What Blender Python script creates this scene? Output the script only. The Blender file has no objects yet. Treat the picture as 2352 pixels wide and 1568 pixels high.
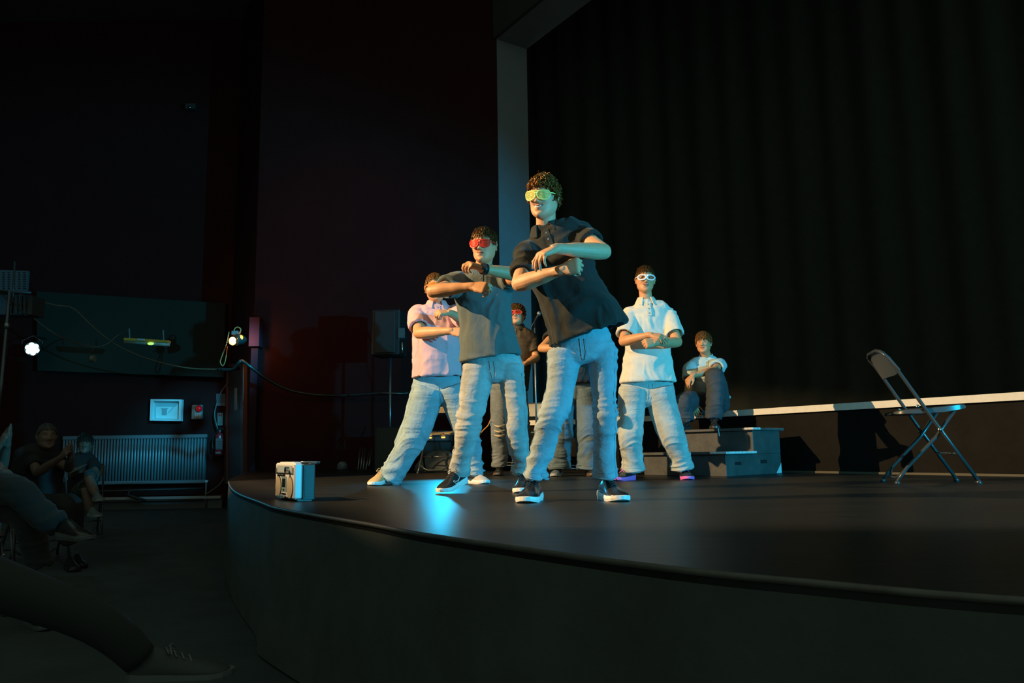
import bpy, math, random
import numpy as np
from mathutils import Vector, Matrix
from mathutils.bvhtree import BVHTree

V = Vector
scene = bpy.context.scene
COL = scene.collection

# ------------------------------------------------------------------ camera
STAGE = 0.70            # height of the thrust stage above the hall floor
CAMZ = 0.95
FPX = 1800.0            # focal length in pixels of the 2352 x 1568 frame
PITCH = math.atan(251.0 / FPX)
ROLL = 0.0145
CAM = V((0, 0, CAMZ))
_f = V((0, math.cos(PITCH), math.sin(PITCH)))
_u0 = V((0, -math.sin(PITCH), math.cos(PITCH)))
_r0 = V((1, 0, 0))
_r = _r0 * math.cos(ROLL) - _u0 * math.sin(ROLL)
_u = _u0 * math.cos(ROLL) + _r0 * math.sin(ROLL)
cd = bpy.data.cameras.new('camera')
cd.sensor_width = 36.0
cd.lens = 36.0 * FPX / 2352.0
cd.clip_end = 200
cam = bpy.data.objects.new('camera', cd)
COL.objects.link(cam)
cam.matrix_world = Matrix(((_r.x, _u.x, -_f.x, CAM.x), (_r.y, _u.y, -_f.y, CAM.y),
                           (_r.z, _u.z, -_f.z, CAM.z), (0, 0, 0, 1)))
scene.camera = cam


def P(px, py, Y):
    """point at distance Y into the hall that the photograph shows at (px, py)"""
    d = _f + _r * ((px - 1176) / FPX) + _u * ((784 - py) / FPX)
    return CAM + d * (Y / d.y)


def mpx(p):
    """metres per pixel at a point"""
    return (p - CAM).dot(_f) / FPX


def X(px, Y):
    return (px - 1176) / FPX * Y


# ------------------------------------------------------------------ world, exposure, lights
world = bpy.data.worlds.new('world')
scene.world = world
world.use_nodes = True
wb = world.node_tree.nodes['Background']
wb.inputs[0].default_value = (0.66, 0.92, 0.70, 1)
wb.inputs[1].default_value = 0.21
vs = scene.view_settings
vs.view_transform = 'Standard'
vs.look = 'None'
vs.gamma = 1
vs.exposure = 0
vs.use_curve_mapping = False

WARM = (1.0, 0.67, 0.33)
CYAN = (0.012, 0.60, 1.0)


def spot(name, loc, target, color, power, angle, blend=0.3, radius=0.1):
    l = bpy.data.lights.new(name, 'SPOT')
    l.color = color
    l.energy = power
    l.spot_size = math.radians(angle)
    l.spot_blend = blend
    l.shadow_soft_size = radius
    o = bpy.data.objects.new(name, l)
    o.location = loc
    o.rotation_euler = (V(target) - V(loc)).to_track_quat('-Z', 'Y').to_euler()
    COL.objects.link(o)
    return o


KEY = V((-6.1, 3.7, 4.8))
spot('warm_key_light', KEY, (0.48, 6.09, 0.92), WARM, 4400, 54, 0.15, 0.015)
spot('cyan_key_light', (8.2, -1.8, 1.5), (2.85, 4.14, 1.42), CYAN, 4500, 41, 0.55, 0.06)
spot('cyan_back_light', P(1018, 886, 8.9), (-0.30, 3.0, STAGE), CYAN, 72, 50, 0.6, 0.05)
spot('cyan_side_light', (-6.6, 10.6, 2.45), (0.5, 4.8, 1.5), CYAN, 220, 30, 0.5, 0.1)
spot('added_cyan_wall_spot', (-2.2, 9.0, 4.2), P(428, 990, 14.4), CYAN, 1700, 18, 0.9, 0.1)  # extra lamp, added to brighten the radiator and picture
spot('red_wash_on_wall', (-3.0, 6.0, 5.6), P(760, 640, 12.5), (1.0, 0.05, 0.07), 90, 46, 0.8, 0.15)

# ------------------------------------------------------------------ materials
MATS = {}


def mat(name, col, rough=0.7, metal=0.0, var=0.0, vscale=8.0, bump=0.0, bscale=60.0, emit=None,
        estr=1.0, spec=0.5, coat=0.0, alpha=1.0, trans=0.0, stretch=None, sheen=0.0):
    if name in MATS:
        return MATS[name]
    m = bpy.data.materials.new(name)
    m.use_nodes = True
    nt = m.node_tree
    b = nt.nodes['Principled BSDF']
    b.inputs['Base Color'].default_value = (*col, 1)
    b.inputs['Roughness'].default_value = rough
    b.inputs['Metallic'].default_value = metal
    b.inputs['Specular IOR Level'].default_value = spec
    b.inputs['Coat Weight'].default_value = coat
    b.inputs['Alpha'].default_value = alpha
    b.inputs['Transmission Weight'].default_value = trans
    b.inputs['Sheen Weight'].default_value = sheen
    if emit:
        b.inputs['Emission Color'].default_value = (*emit, 1)
        b.inputs['Emission Strength'].default_value = estr
    if var or bump:
        tc = nt.nodes.new('ShaderNodeTexCoord')
        mp = nt.nodes.new('ShaderNodeMapping')
        nt.links.new(tc.outputs['Object'], mp.inputs['Vector'])
        if stretch:
            mp.inputs['Scale'].default_value = stretch
    if var:
        n = nt.nodes.new('ShaderNodeTexNoise')
        n.inputs['Scale'].default_value = vscale
        n.inputs['Detail'].default_value = 6
        n.inputs['Roughness'].default_value = 0.65
        nt.links.new(mp.outputs[0], n.inputs['Vector'])
        r = nt.nodes.new('ShaderNodeValToRGB')
        r.color_ramp.elements[0].position = 0.3
        r.color_ramp.elements[1].position = 0.7
        r.color_ramp.elements[0].color = (*[c * (1 - var) for c in col], 1)
        r.color_ramp.elements[1].color = (*[min(1, c * (1 + var)) for c in col], 1)
        nt.links.new(n.outputs['Fac'], r.inputs[0])
        nt.links.new(r.outputs[0], b.inputs['Base Color'])
    if bump:
        n2 = nt.nodes.new('ShaderNodeTexNoise')
        n2.inputs['Scale'].default_value = bscale
        n2.inputs['Detail'].default_value = 4
        nt.links.new(mp.outputs[0], n2.inputs['Vector'])
        bp = nt.nodes.new('ShaderNodeBump')
        bp.inputs['Strength'].default_value = bump
        bp.inputs['Distance'].default_value = 0.02
        nt.links.new(n2.outputs['Fac'], bp.inputs['Height'])
        nt.links.new(bp.outputs[0], b.inputs['Normal'])
    MATS[name] = m
    return m


def folds(m, stretch, strength, dist):
    nt = m.node_tree
    b = nt.nodes['Principled BSDF']
    old = b.inputs['Normal'].links[0].from_node if b.inputs['Normal'].links else None
    tc = nt.nodes.new('ShaderNodeTexCoord')
    mp = nt.nodes.new('ShaderNodeMapping')
    mp.inputs['Scale'].default_value = stretch
    nt.links.new(tc.outputs['Object'], mp.inputs['Vector'])
    n = nt.nodes.new('ShaderNodeTexNoise')
    n.inputs['Scale'].default_value = 1.0
    n.inputs['Detail'].default_value = 2.5
    n.inputs['Distortion'].default_value = 0.6
    nt.links.new(mp.outputs[0], n.inputs['Vector'])
    bp = nt.nodes.new('ShaderNodeBump')
    bp.inputs['Strength'].default_value = strength
    bp.inputs['Distance'].default_value = dist
    n3 = nt.nodes.new('ShaderNodeTexNoise')
    n3.inputs['Scale'].default_value = 5.0
    n3.inputs['Detail'].default_value = 1.0
    nt.links.new(tc.outputs['Object'], n3.inputs['Vector'])
    mr = nt.nodes.new('ShaderNodeMapRange')
    mr.inputs['From Min'].default_value = 0.45
    mr.inputs['From Max'].default_value = 0.62
    nt.links.new(n3.outputs['Fac'], mr.inputs['Value'])
    mu = nt.nodes.new('ShaderNodeMath')
    mu.operation = 'MULTIPLY'
    nt.links.new(n.outputs['Fac'], mu.inputs[0])
    nt.links.new(mr.outputs[0], mu.inputs[1])
    nt.links.new(mu.outputs[0], bp.inputs['Height'])
    if old:
        nt.links.new(bp.outputs[0], old.inputs['Normal'])
    else:
        nt.links.new(bp.outputs[0], b.inputs['Normal'])
    return m


def denim(name, col):
    if name in MATS:
        return MATS[name]
    return folds(mat(name, col, 0.85, var=0.22, vscale=7, bump=0.2, bscale=60, spec=0.2), (8, 8, 26), 0.34, 0.035)


def cloth(name, col, var=0.05):
    if name in MATS:
        return MATS[name]
    return folds(mat(name, col, 0.88, var=var, vscale=30, bump=0.06, bscale=400, spec=0.2, sheen=0.1), (11, 11, 5), 0.30, 0.035)


# ------------------------------------------------------------------ mesh builder
ORG = {}


class MB:
    def __init__(self):
        self.v = []
        self.f = []
        self.mi = []
        self.cur = 0

    def add(self, verts, faces):
        o = len(self.v)
        self.v.extend([tuple(p) for p in verts])
        for fc in faces:
            self.f.append([i + o for i in fc])
            self.mi.append(self.cur)
        return self

    def box(self, lo, hi, mtx=None, bevel=0.0):
        x0, y0, z0 = lo
        x1, y1, z1 = hi
        if bevel > 0:
            b = min(bevel, (x1 - x0) * .45, (y1 - y0) * .45, (z1 - z0) * .45)
            vs_ = []
            idx = {}
            for sx in (0, 1):
                for sy in (0, 1):
                    for sz in (0, 1):
                        cx, cy, cz = (x1, x0)[1 - sx], (y1, y0)[1 - sy], (z1, z0)[1 - sz]
                        ox, oy, oz = (b, -b)[sx], (b, -b)[sy], (b, -b)[sz]
                        idx[(sx, sy, sz)] = len(vs_)
                        vs_ += [V((cx, cy + oy, cz + oz)), V((cx + ox, cy, cz + oz)), V((cx + ox, cy + oy, cz))]
            fs = []
            for s in (0, 1):
                q = [(s, 0, 0), (s, 1, 0), (s, 1, 1), (s, 0, 1)]
                a = [idx[k] for k in q]
                fs.append(a if s else a[::-1])
                q = [(0, s, 0), (1, s, 0), (1, s, 1), (0, s, 1)]
                a = [idx[k] + 1 for k in q]
                fs.append(a[::-1] if s else a)
                q = [(0, 0, s), (1, 0, s), (1, 1, s), (0, 1, s)]
                a = [idx[k] + 2 for k in q]
                fs.append(a if s else a[::-1])
            for i in (0, 1):
                for j in (0, 1):
                    a, c = idx[(i, j, 0)], idx[(i, j, 1)]
                    fs.append([a, a + 1, c + 1, c])
                    a, c = idx[(i, 0, j)], idx[(i, 1, j)]
                    fs.append([a, a + 2, c + 2, c])
                    a, c = idx[(0, i, j)], idx[(1, i, j)]
                    fs.append([a + 1, a + 2, c + 2, c + 1])
            for k, a in idx.items():
                fs.append([a, a + 1, a + 2])
            # consistent outward winding
            ctr = V(((x0 + x1) / 2, (y0 + y1) / 2, (z0 + z1) / 2))
            out = []
            for fc in fs:
                p0, p1, p2 = vs_[fc[0]], vs_[fc[1]], vs_[fc[2]]
                nn = (p1 - p0).cross(p2 - p0)
                c = sum((vs_[i] for i in fc), V((0, 0, 0))) / len(fc)
                out.append(fc if nn.dot(c - ctr) > 0 else fc[::-1])
            fs = out
        else:
            vs_ = [V((x, y, z)) for x in (x0, x1) for y in (y0, y1) for z in (z0, z1)]
            fs = [[0, 1, 3, 2], [4, 6, 7, 5], [0, 4, 5, 1], [2, 3, 7, 6], [0, 2, 6, 4], [1, 5, 7, 3]]
        if mtx is not None:
            vs_ = [mtx @ p for p in vs_]
        return self.add(vs_, fs)

    def obox(self, c, ax, ay, az, bevel=0.0):
        """box about c with half-axis vectors"""
        m = Matrix(((ax.x, ay.x, az.x, c.x), (ax.y, ay.y, az.y, c.y), (ax.z, ay.z, az.z, c.z), (0, 0, 0, 1)))
        lx, ly, lz = ax.length, ay.length, az.length
        m2 = Matrix(((ax.x / lx, ay.x / ly, az.x / lz, c.x), (ax.y / lx, ay.y / ly, az.y / lz, c.y),
                     (ax.z / lx, ay.z / ly, az.z / lz, c.z), (0, 0, 0, 1)))
        return self.box((-lx, -ly, -lz), (lx, ly, lz), m2, bevel)

    def rings(self, rings, cap0=True, cap1=True, closed=True):
        n = len(rings[0])
        o = len(self.v)
        for r in rings:
            self.v.extend([tuple(p) for p in r])
        k = len(rings)
        for i in range(k - 1):
            for j in range(n if closed else n - 1):
                a = o + i * n + j
                b = o + i * n + (j + 1) % n
                self.f.append([a, b, b + n, a + n])
                self.mi.append(self.cur)
        if cap0:
            self.f.append([o + j for j in range(n)][::-1])
            self.mi.append(self.cur)
        if cap1:
            self.f.append([o + (k - 1) * n + j for j in range(n)])
            self.mi.append(self.cur)
        return self

    def limb(self, keys, side=V((1, 0, 0)), n=20, sub=6, power=2.0, hollow=0.0, hdepth=0.04, mod=None, round_end=False, catmull=True):
        """keys: (pos, a, b); a lies along `side`, b across it"""
        pts = [V(k[0]) for k in keys]
        ab = [(k[1], k[2]) for k in keys]
        path = []
        rad = []
        K = len(pts)
        for i in range(K - 1):
            p0 = pts[max(i - 1, 0)]
            p1 = pts[i]
            p2 = pts[i + 1]
            p3 = pts[min(i + 2, K - 1)]
            for s in range(sub):
                t = s / sub
                if catmull:
                    q = 0.5 * ((2 * p1) + (p2 - p0) * t + (2 * p0 - 5 * p1 + 4 * p2 - p3) * t * t + (3 * p1 - p0 - 3 * p2 + p3) * t ** 3)
                else:
                    q = p1.lerp(p2, t)
                path.append(q)
                tt = t * t * (3 - 2 * t)
                rad.append((ab[i][0] * (1 - tt) + ab[i + 1][0] * tt, ab[i][1] * (1 - tt) + ab[i + 1][1] * tt))
        path.append(pts[-1])
        rad.append(ab[-1])
        rings = []
        L = len(path)
        prevx = None
        for i in range(L):
            T = (path[min(i + 1, L - 1)] - path[max(i - 1, 0)])
            if T.length < 1e-9:
                T = V((0, 0, 1))
            T.normalize()
            x = V(side)
            if prevx is not None and abs(x.normalized().dot(T)) > 0.92:
                x = prevx.copy()
            x = x - T * x.dot(T)
            x.normalize()
            prevx = x
            y = T.cross(x)
            r = []
            for j in range(n):
                an = 2 * math.pi * j / n
                c, s = math.cos(an), math.sin(an)
                if power != 2.0:
                    c = math.copysign(abs(c) ** (2 / power), c)
                    s = math.copysign(abs(s) ** (2 / power), s)
                k = 1.0
                if mod:
                    k += mod(i / (L - 1), an)
                r.append(path[i] + x * (rad[i][0] * c * k) + y * (rad[i][1] * s * k))
            rings.append(r)
        T = (path[-1] - path[-2]).normalized()
        c1 = path[-1]
        if hollow:
            last = rings[-1]
            rings.append([c1 + (p - c1) * hollow + T * 0.001 for p in last])
            rings.append([c1 + (p - c1) * hollow * .93 - T * hdepth for p in last])
        if round_end:
            rr = (rad[-1][0] + rad[-1][1]) / 2
            last = rings[-1]
            rings.append([c1 + (p - c1) * .75 + T * rr * .6 for p in last])
            rings.append([c1 + (p - c1) * .3 + T * rr * .9 for p in last])
        return self.rings(rings)

    def tube(self, path, r, n=8, closed=False, catmull=False, sub=5):
        path = [V(p) for p in path]
        if catmull:
            K = len(path)
            out = []
            for i in range(K - 1):
                p0, p1, p2, p3 = path[max(i - 1, 0)], path[i], path[i + 1], path[min(i + 2, K - 1)]
                for s in range(sub):
                    t = s / sub
                    out.append(0.5 * ((2 * p1) + (p2 - p0) * t + (2 * p0 - 5 * p1 + 4 * p2 - p3) * t * t + (3 * p1 - p0 - 3 * p2 + p3) * t ** 3))
            out.append(path[-1])
            path = out
        L = len(path)
        rings = []
        px = None
        for i in range(L):
            if closed:
                T = path[(i + 1) % L] - path[i - 1]
            else:
                T = path[min(i + 1, L - 1)] - path[max(i - 1, 0)]
            T.normalize()
            if px is None:
                x = T.orthogonal().normalized()
            else:
                x = (px - T * px.dot(T))
                if x.length < 1e-6:
                    x = T.orthogonal()
                x.normalize()
            px = x
            y = T.cross(x)
            rr = r[i] if isinstance(r, (list, tuple)) else r
            rings.append([path[i] + (x * math.cos(2 * math.pi * j / n) + y * math.sin(2 * math.pi * j / n)) * rr for j in range(n)])
        if closed:
            rings.append(rings[0])
            return self.rings(rings, False, False)
        return self.rings(rings)

    def ellipsoid(self, c, rx, ry, rz, mtx=None, nu=16, nv=10):
        rings = []
        for i in range(nv + 1):
            la = -math.pi / 2 + math.pi * i / nv
            la = max(-math.pi / 2 + .03, min(math.pi / 2 - .03, la))
            r = []
            for j in range(nu):
                a = 2 * math.pi * j / nu
                p = V((rx * math.cos(la) * math.cos(a), ry * math.cos(la) * math.sin(a), rz * math.sin(la)))
                if mtx is not None:
                    p = mtx @ p
                r.append(V(c) + p)
            rings.append(r)
        return self.rings(rings)

    def prism(self, pts, off):
        """extrude polygon pts (list of Vector) by off"""
        n = len(pts)
        vs_ = [V(p) for p in pts] + [V(p) + off for p in pts]
        nrm = V((0, 0, 0))
        for i in range(n):
            nrm += V(pts[i]).cross(V(pts[(i + 1) % n]))
        fs = [[i, (i + 1) % n, n + (i + 1) % n, n + i] for i in range(n)]
        fs.append(list(range(n))[::-1])
        fs.append(list(range(n, 2 * n)))
        if nrm.dot(off) < 0:
            fs = [q[::-1] for q in fs]
        return self.add(vs_, fs)

    def disc(self, c, nrm, r, thick, n=24):
        nrm = V(nrm).normalized()
        return self.tube([V(c) - nrm * thick / 2, V(c) + nrm * thick / 2], r, n)

    def mesh(self, name):
        me = bpy.data.meshes.new(name)
        me.from_pydata([tuple(p) for p in self.v], [], self.f)
        return me

    def build(self, name, mats, parent=None, smooth=False, kind=None, label=None, wn=None):
        if not isinstance(mats, (list, tuple)):
            mats = [mats]
        root = parent
        while root is not None and root.parent is not None:
            root = root.parent
        org = ORG.get(root.name if root else None, V((0, 0, 0)))
        if parent is None and self.v:
            a = np.array([tuple(p) for p in self.v])
            org = V(((a[:, 0].min() + a[:, 0].max()) / 2, (a[:, 1].min() + a[:, 1].max()) / 2, a[:, 2].min()))
        me = bpy.data.meshes.new(name)
        me.from_pydata([(p[0] - org.x, p[1] - org.y, p[2] - org.z) for p in self.v], [], self.f)
        for m in mats:
            me.materials.append(m)
        if any(self.mi):
            me.polygons.foreach_set('material_index', self.mi)
        if smooth:
            me.polygons.foreach_set('use_smooth', [True] * len(me.polygons))
        me.update()
        o = bpy.data.objects.new(name, me)
        COL.objects.link(o)
        if parent is not None:
            o.parent = parent
        else:
            o.location = org
            ORG[o.name] = org
        if smooth and wn:
            md = o.modifiers.new('edge', 'EDGE_SPLIT')
            md.split_angle = math.radians(wn)
        if kind:
            o['kind'] = kind
        if label:
            o['label'] = label
        return o


def thing(name, loc, label, cat, group=None):
    o = bpy.data.objects.new(name, None)
    o.empty_display_size = 0.1
    o.location = loc
    COL.objects.link(o)
    ORG[o.name] = V(loc)
    o['label'] = label
    o['category'] = cat
    if group:
        o['group'] = group
    return o


def tag(o, label, cat, group=None):
    o['label'] = label
    o['category'] = cat
    if group:
        o['group'] = group
    return o


def structure(o):
    o['kind'] = 'structure'
    return o


# ------------------------------------------------------------------ noise
def _hash(ix, iy, iz, seed):
    h = (ix * 374761393 + iy * 668265263 + iz * 2147483647 + seed * 1274126177) & 0xFFFFFFFF
    h = ((h ^ (h >> 13)) * 1274126177) & 0xFFFFFFFF
    h = h ^ (h >> 16)
    return (h & 0xFFFF) / 32767.5 - 1.0


def noise3(p, seed=0):
    p = np.asarray(p, dtype=np.float64)
    i = np.floor(p).astype(np.int64)
    f = p - i
    f = f * f * f * (f * (f * 6 - 15) + 10)
    out = 0
    for dx in (0, 1):
        wx = f[:, 0] if dx else 1 - f[:, 0]
        for dy in (0, 1):
            wy = f[:, 1] if dy else 1 - f[:, 1]
            for dz in (0, 1):
                wz = f[:, 2] if dz else 1 - f[:, 2]
                out = out + wx * wy * wz * _hash(i[:, 0] + dx, i[:, 1] + dy, i[:, 2] + dz, seed)
    return out


def ridged(p, seed=0):
    return (1 - np.abs(noise3(p, seed)) * 2.0)


def sstep(a, b, x):
    t = np.clip((x - a) / (b - a), 0, 1)
    return t * t * (3 - 2 * t)


# ------------------------------------------------------------------ remeshing
def remesh(mb, voxel, smooth=4):
    me = mb.mesh('tmp')
    o = bpy.data.objects.new('tmp', me)
    COL.objects.link(o)
    r = o.modifiers.new('r', 'REMESH')
    r.mode = 'VOXEL'
    r.voxel_size = voxel
    r.adaptivity = 0
    if smooth:
        s = o.modifiers.new('s', 'SMOOTH')
        s.factor = 0.5
        s.iterations = smooth
    dg = bpy.context.evaluated_depsgraph_get()
    ev = o.evaluated_get(dg)
    out = bpy.data.meshes.new_from_object(ev)
    bpy.data.objects.remove(o)
    bpy.data.meshes.remove(me)
    return out


def get_co(me):
    a = np.empty(len(me.vertices) * 3, dtype=np.float32)
    me.vertices.foreach_get('co', a)
    return a.reshape(-1, 3).astype(np.float64)


def get_no(me):
    a = np.empty(len(me.vertices) * 3, dtype=np.float32)
    me.vertices.foreach_get('normal', a)
    return a.reshape(-1, 3).astype(np.float64)


def set_co(me, a):
    me.vertices.foreach_set('co', a.astype(np.float32).ravel())
    me.update()


def bvh_of(me):
    return BVHTree.FromPolygons([v.co.copy() for v in me.vertices], [tuple(p.vertices) for p in me.polygons])


def link_mesh(me, name, mats, parent, label=None):
    root = parent
    while root.parent is not None:
        root = root.parent
    org = ORG[root.name]
    a = get_co(me) - np.array(org)
    set_co(me, a)
    me.name = name
    me.materials.clear()
    for m in mats if isinstance(mats, (list, tuple)) else [mats]:
        me.materials.append(m)
    me.polygons.foreach_set('use_smooth', [True] * len(me.polygons))
    o = bpy.data.objects.new(name, me)
    COL.objects.link(o)
    o.parent = parent
    if label:
        o['label'] = label
    return o

# ------------------------------------------------------------------ people
def gs(v, c, s):
    return np.exp(-((v - c) / s) ** 2)


def head_pts(d, smile=0.0):
    d0, d1, d2 = d[:, 0], d[:, 1], d[:, 2]
    x = d0 * .0735
    y = d1 * np.where(d1 < 0, .093, .102)
    z = d2 * .118
    t = -d2
    hyp = np.sqrt(d0 ** 2 + d1 ** 2) + 1e-6
    fd = np.clip(-d1 / hyp, 0, 1)
    y = y + .010 * sstep(.2, 1, d2)
    x = x * (1 + .10 * sstep(.2, .6, t) - .10 * sstep(.75, 1, t))
    y = y - .036 * sstep(.35, .92, t) * sstep(0, .6, fd)
    y = np.where(y > 0, y * (1 - .35 * sstep(.1, .9, t)), y)
    w = sstep(.25, .6, fd) * sstep(1.0, .93, t)
    ax = np.abs(x)
    sig = .0072 + .0065 * sstep(.02, -.02, z)
    nose = np.clip((.034 - z) / .056, 0, 1) ** 1.2 * .025 * sstep(-.037, -.025, z)
    o = nose * np.exp(-(x / sig) ** 2)
    o = o + .007 * gs(ax, .012, .006) * gs(z, -.025, .007)
    o = o - .010 * gs(ax, .031, .015) * gs(z, .013, .010)
    o = o + .005 * gs(ax, .028, .022) * gs(z, .032, .008)
    o = o + (.005 + .004 * smile) * gs(ax, .042, .016) * gs(z, -.018, .016)
    wid = .018 + .006 * smile
    zz = z - smile * .010 * (ax / .025) ** 2
    o = o + .007 * gs(zz, -.047, .0055) * gs(x, 0, wid) + .0075 * gs(zz, -.061, .006) * gs(x, 0, wid * .9)
    o = o - .006 * gs(zz, -.054, .0026) * sstep(wid * 1.5, wid * 1.2, ax)
    o = o + .007 * gs(x, 0, .018) * gs(z, -.100, .014) - .004 * gs(x, 0, .02) * gs(z, -.077, .006)
    y = y - o * w
    return np.stack([x, y, z], 1)


def head_rings(mb, M, smile):
    nu, nv = 96, 84
    rows = []
    for i in range(nv + 1):
        la = -math.pi / 2 + math.pi * i / nv
        la = max(-math.pi / 2 + .02, min(math.pi / 2 - .02, la))
        a = np.arange(nu) / nu * 2 * math.pi
        d = np.stack([np.cos(la) * np.cos(a), np.cos(la) * np.sin(a), np.full(nu, math.sin(la))], 1)
        p = head_pts(d, smile)
        rows.append([M @ V(q) for q in p])
    mb.rings(rows)
    for s in (-1, 1):
        R = Matrix.Rotation(s * .45, 4, 'Z') @ Matrix.Rotation(-.18, 4, 'X')
        c = V((s * .077, .014, -.004))
        E = M @ Matrix.Translation(c) @ R
        rings_ = []
        mb.ellipsoid((0, 0, 0), .006, .015, .028, None, 14, 8) if False else None
        sub = MB()
        sub.ellipsoid((0, 0, 0), .0065, .016, .027, None, 16, 8)
        path = []
        for k in range(12):
            an = math.radians(-100 + 300 * k / 11)
            path.append(V((s * .004, .017 * math.cos(an) * 1.0, .006 + .027 * math.sin(an) if math.sin(an) > 0 else .006 + .033 * math.sin(an))))
        sub.tube(path, .0048, 7)
        mb.add([E @ V(p) for p in sub.v], sub.f)


def finger(mb, base, d, nrm, s, length, r, curl, sc):
    segs = [.45, .32, .23]
    p = V(base)
    keys = [(p - d * .02 * sc, r, r * .95), (p, r * 1.03, r)]
    dd = V(d)
    for k in range(3):
        dd = Matrix.Rotation(math.radians(-curl[k]), 3, s) @ dd
        q = p + dd * length * segs[k]
        rr = r * (1 - .11 * (k + 1))
        keys.append((p.lerp(q, .5), (rr + r * .04), rr * .95))
        keys.append((q, rr, rr * .92))
        p = q
    mb.limb(keys, s, 8, 3, round_end=True)


def hand(mb, wrist, tip, nrm, thumb, pose='relaxed', sc=1.0):
    """wrist to knuckle direction wrist->tip; nrm = back of the hand; thumb = side of the thumb"""
    wrist = V(wrist)
    d = (V(tip) - wrist).normalized()
    nrm = V(nrm)
    nrm = (nrm - d * nrm.dot(d)).normalized()
    t0 = V(thumb)
    s = d.cross(nrm)
    if s.dot(t0) < 0:
        s = -s
    # rotation about axis ax by +angle must bend d towards -nrm
    ax = nrm.cross(d)
    test = Matrix.Rotation(math.radians(-10), 3, ax) @ d
    if test.dot(nrm) > 0:
        ax = -ax
    L = .088 * sc
    mb.limb([(wrist - d * .035 * sc, .018 * sc, .015 * sc), (wrist - d * .005 * sc, .026 * sc, .0205 * sc), (wrist + d * .015 * sc, .028 * sc, .019 * sc), (wrist + d * L * .5, .038 * sc, .0175 * sc),
             (wrist + d * L * .92, .0415 * sc, .0145 * sc), (wrist + d * L * 1.06, .037 * sc, .010 * sc)], s, 18, 4, 2.6)
    C = {'fist': [(78, 95, 60), (82, 97, 60), (86, 97, 60), (88, 95, 60)],
         'half': [(45, 60, 40), (50, 62, 40), (55, 64, 40), (60, 66, 42)],
         'relaxed': [(14, 26, 16), (20, 30, 18), (26, 33, 20), (32, 36, 22)],
         'droop': [(34, 24, 12), (40, 26, 14), (45, 28, 14), (50, 32, 18)],
         'flat': [(4, 6, 4), (3, 6, 4), (4, 6, 4), (6, 8, 4)]}[pose]
    off = [.0315, .0105, -.0105, -.0305]
    ln = [.068, .076, .071, .056]
    rr = [.0097, .0099, .0094, .0083]
    al = [.97, 1.02, .99, .92]
    for i in range(4):
        b = wrist + d * L * al[i] + s * off[i] * sc - nrm * .002 * sc
        di = (d + s * off[i] * 2.2).normalized()
        finger(mb, b, di, nrm, ax, ln[i] * sc, rr[i] * sc, C[i], sc)
    b = wrist + d * .022 * sc + s * .020 * sc - nrm * .004 * sc
    if pose == 'fist':
        dirs = [(d * .75 + s * .55 - nrm * .35), (d * .75 - s * .15 - nrm * .65), (d * .35 - s * .75 - nrm * .35)]
    elif pose == 'half':
        dirs = [(d * .7 + s * .6 - nrm * .4), (d * .9 + s * .05 - nrm * .45), (d * .9 - s * .25 - nrm * .4)]
    else:
        dirs = [(d * .7 + s * .65 - nrm * .25), (d * .9 + s * .35 - nrm * .25), (d * .95 + s * .1 - nrm * .2)]
    keys = [(b - d * .005, .013 * sc, .013 * sc)]
    p = b
    for dv, l, r in zip(dirs, (.040, .032, .026), (.0125, .0105, .0085)):
        q = p + dv.normalized() * l * sc
        keys.append((p.lerp(q, .6), r * sc, r * sc * .95))
        keys.append((q, r * sc * .95, r * sc * .9))
        p = q
    mb.limb(keys, nrm, 9, 3, round_end=True)


SKINS = {}


def skin_mats(kind='skin'):
    base = {'skin': (.62, .31, .155), 'skin_dim': (.16, .10, .075), 'skin_pale': (.66, .37, .22)}[kind]  # spectator skin darkened in colour to stand in for the unlit hall
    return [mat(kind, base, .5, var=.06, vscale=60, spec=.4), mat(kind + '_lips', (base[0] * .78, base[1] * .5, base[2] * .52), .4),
            mat('mouth_line', (.09, .03, .03), .6), mat('teeth', (.85, .82, .76), .3), mat('brow_hair', (.07, .04, .025), .8)]


def hairline(p, style):
    """p in head space -> True where hair grows"""
    x, y, z = p
    az = abs(math.atan2(x, -y))  # 0 front, pi back
    if style in ('fringe', 'mop'):
        lim = .048
    else:
        lim = .062
    a0, a1 = 0.75, 1.25
    if az < a0:
        l = lim
    elif az < a1:
        k = (az - a0) / (a1 - a0)
        l = lim + (.012 - lim) * k
    elif az < 1.75:
        l = .012 if style != 'mullet' else -.005
    else:
        k = min(1, (az - 1.75) / .5)
        l = .012 + (-.062 - .012) * k
        if style == 'mullet':
            l -= .02 * k
    return z > l


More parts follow.
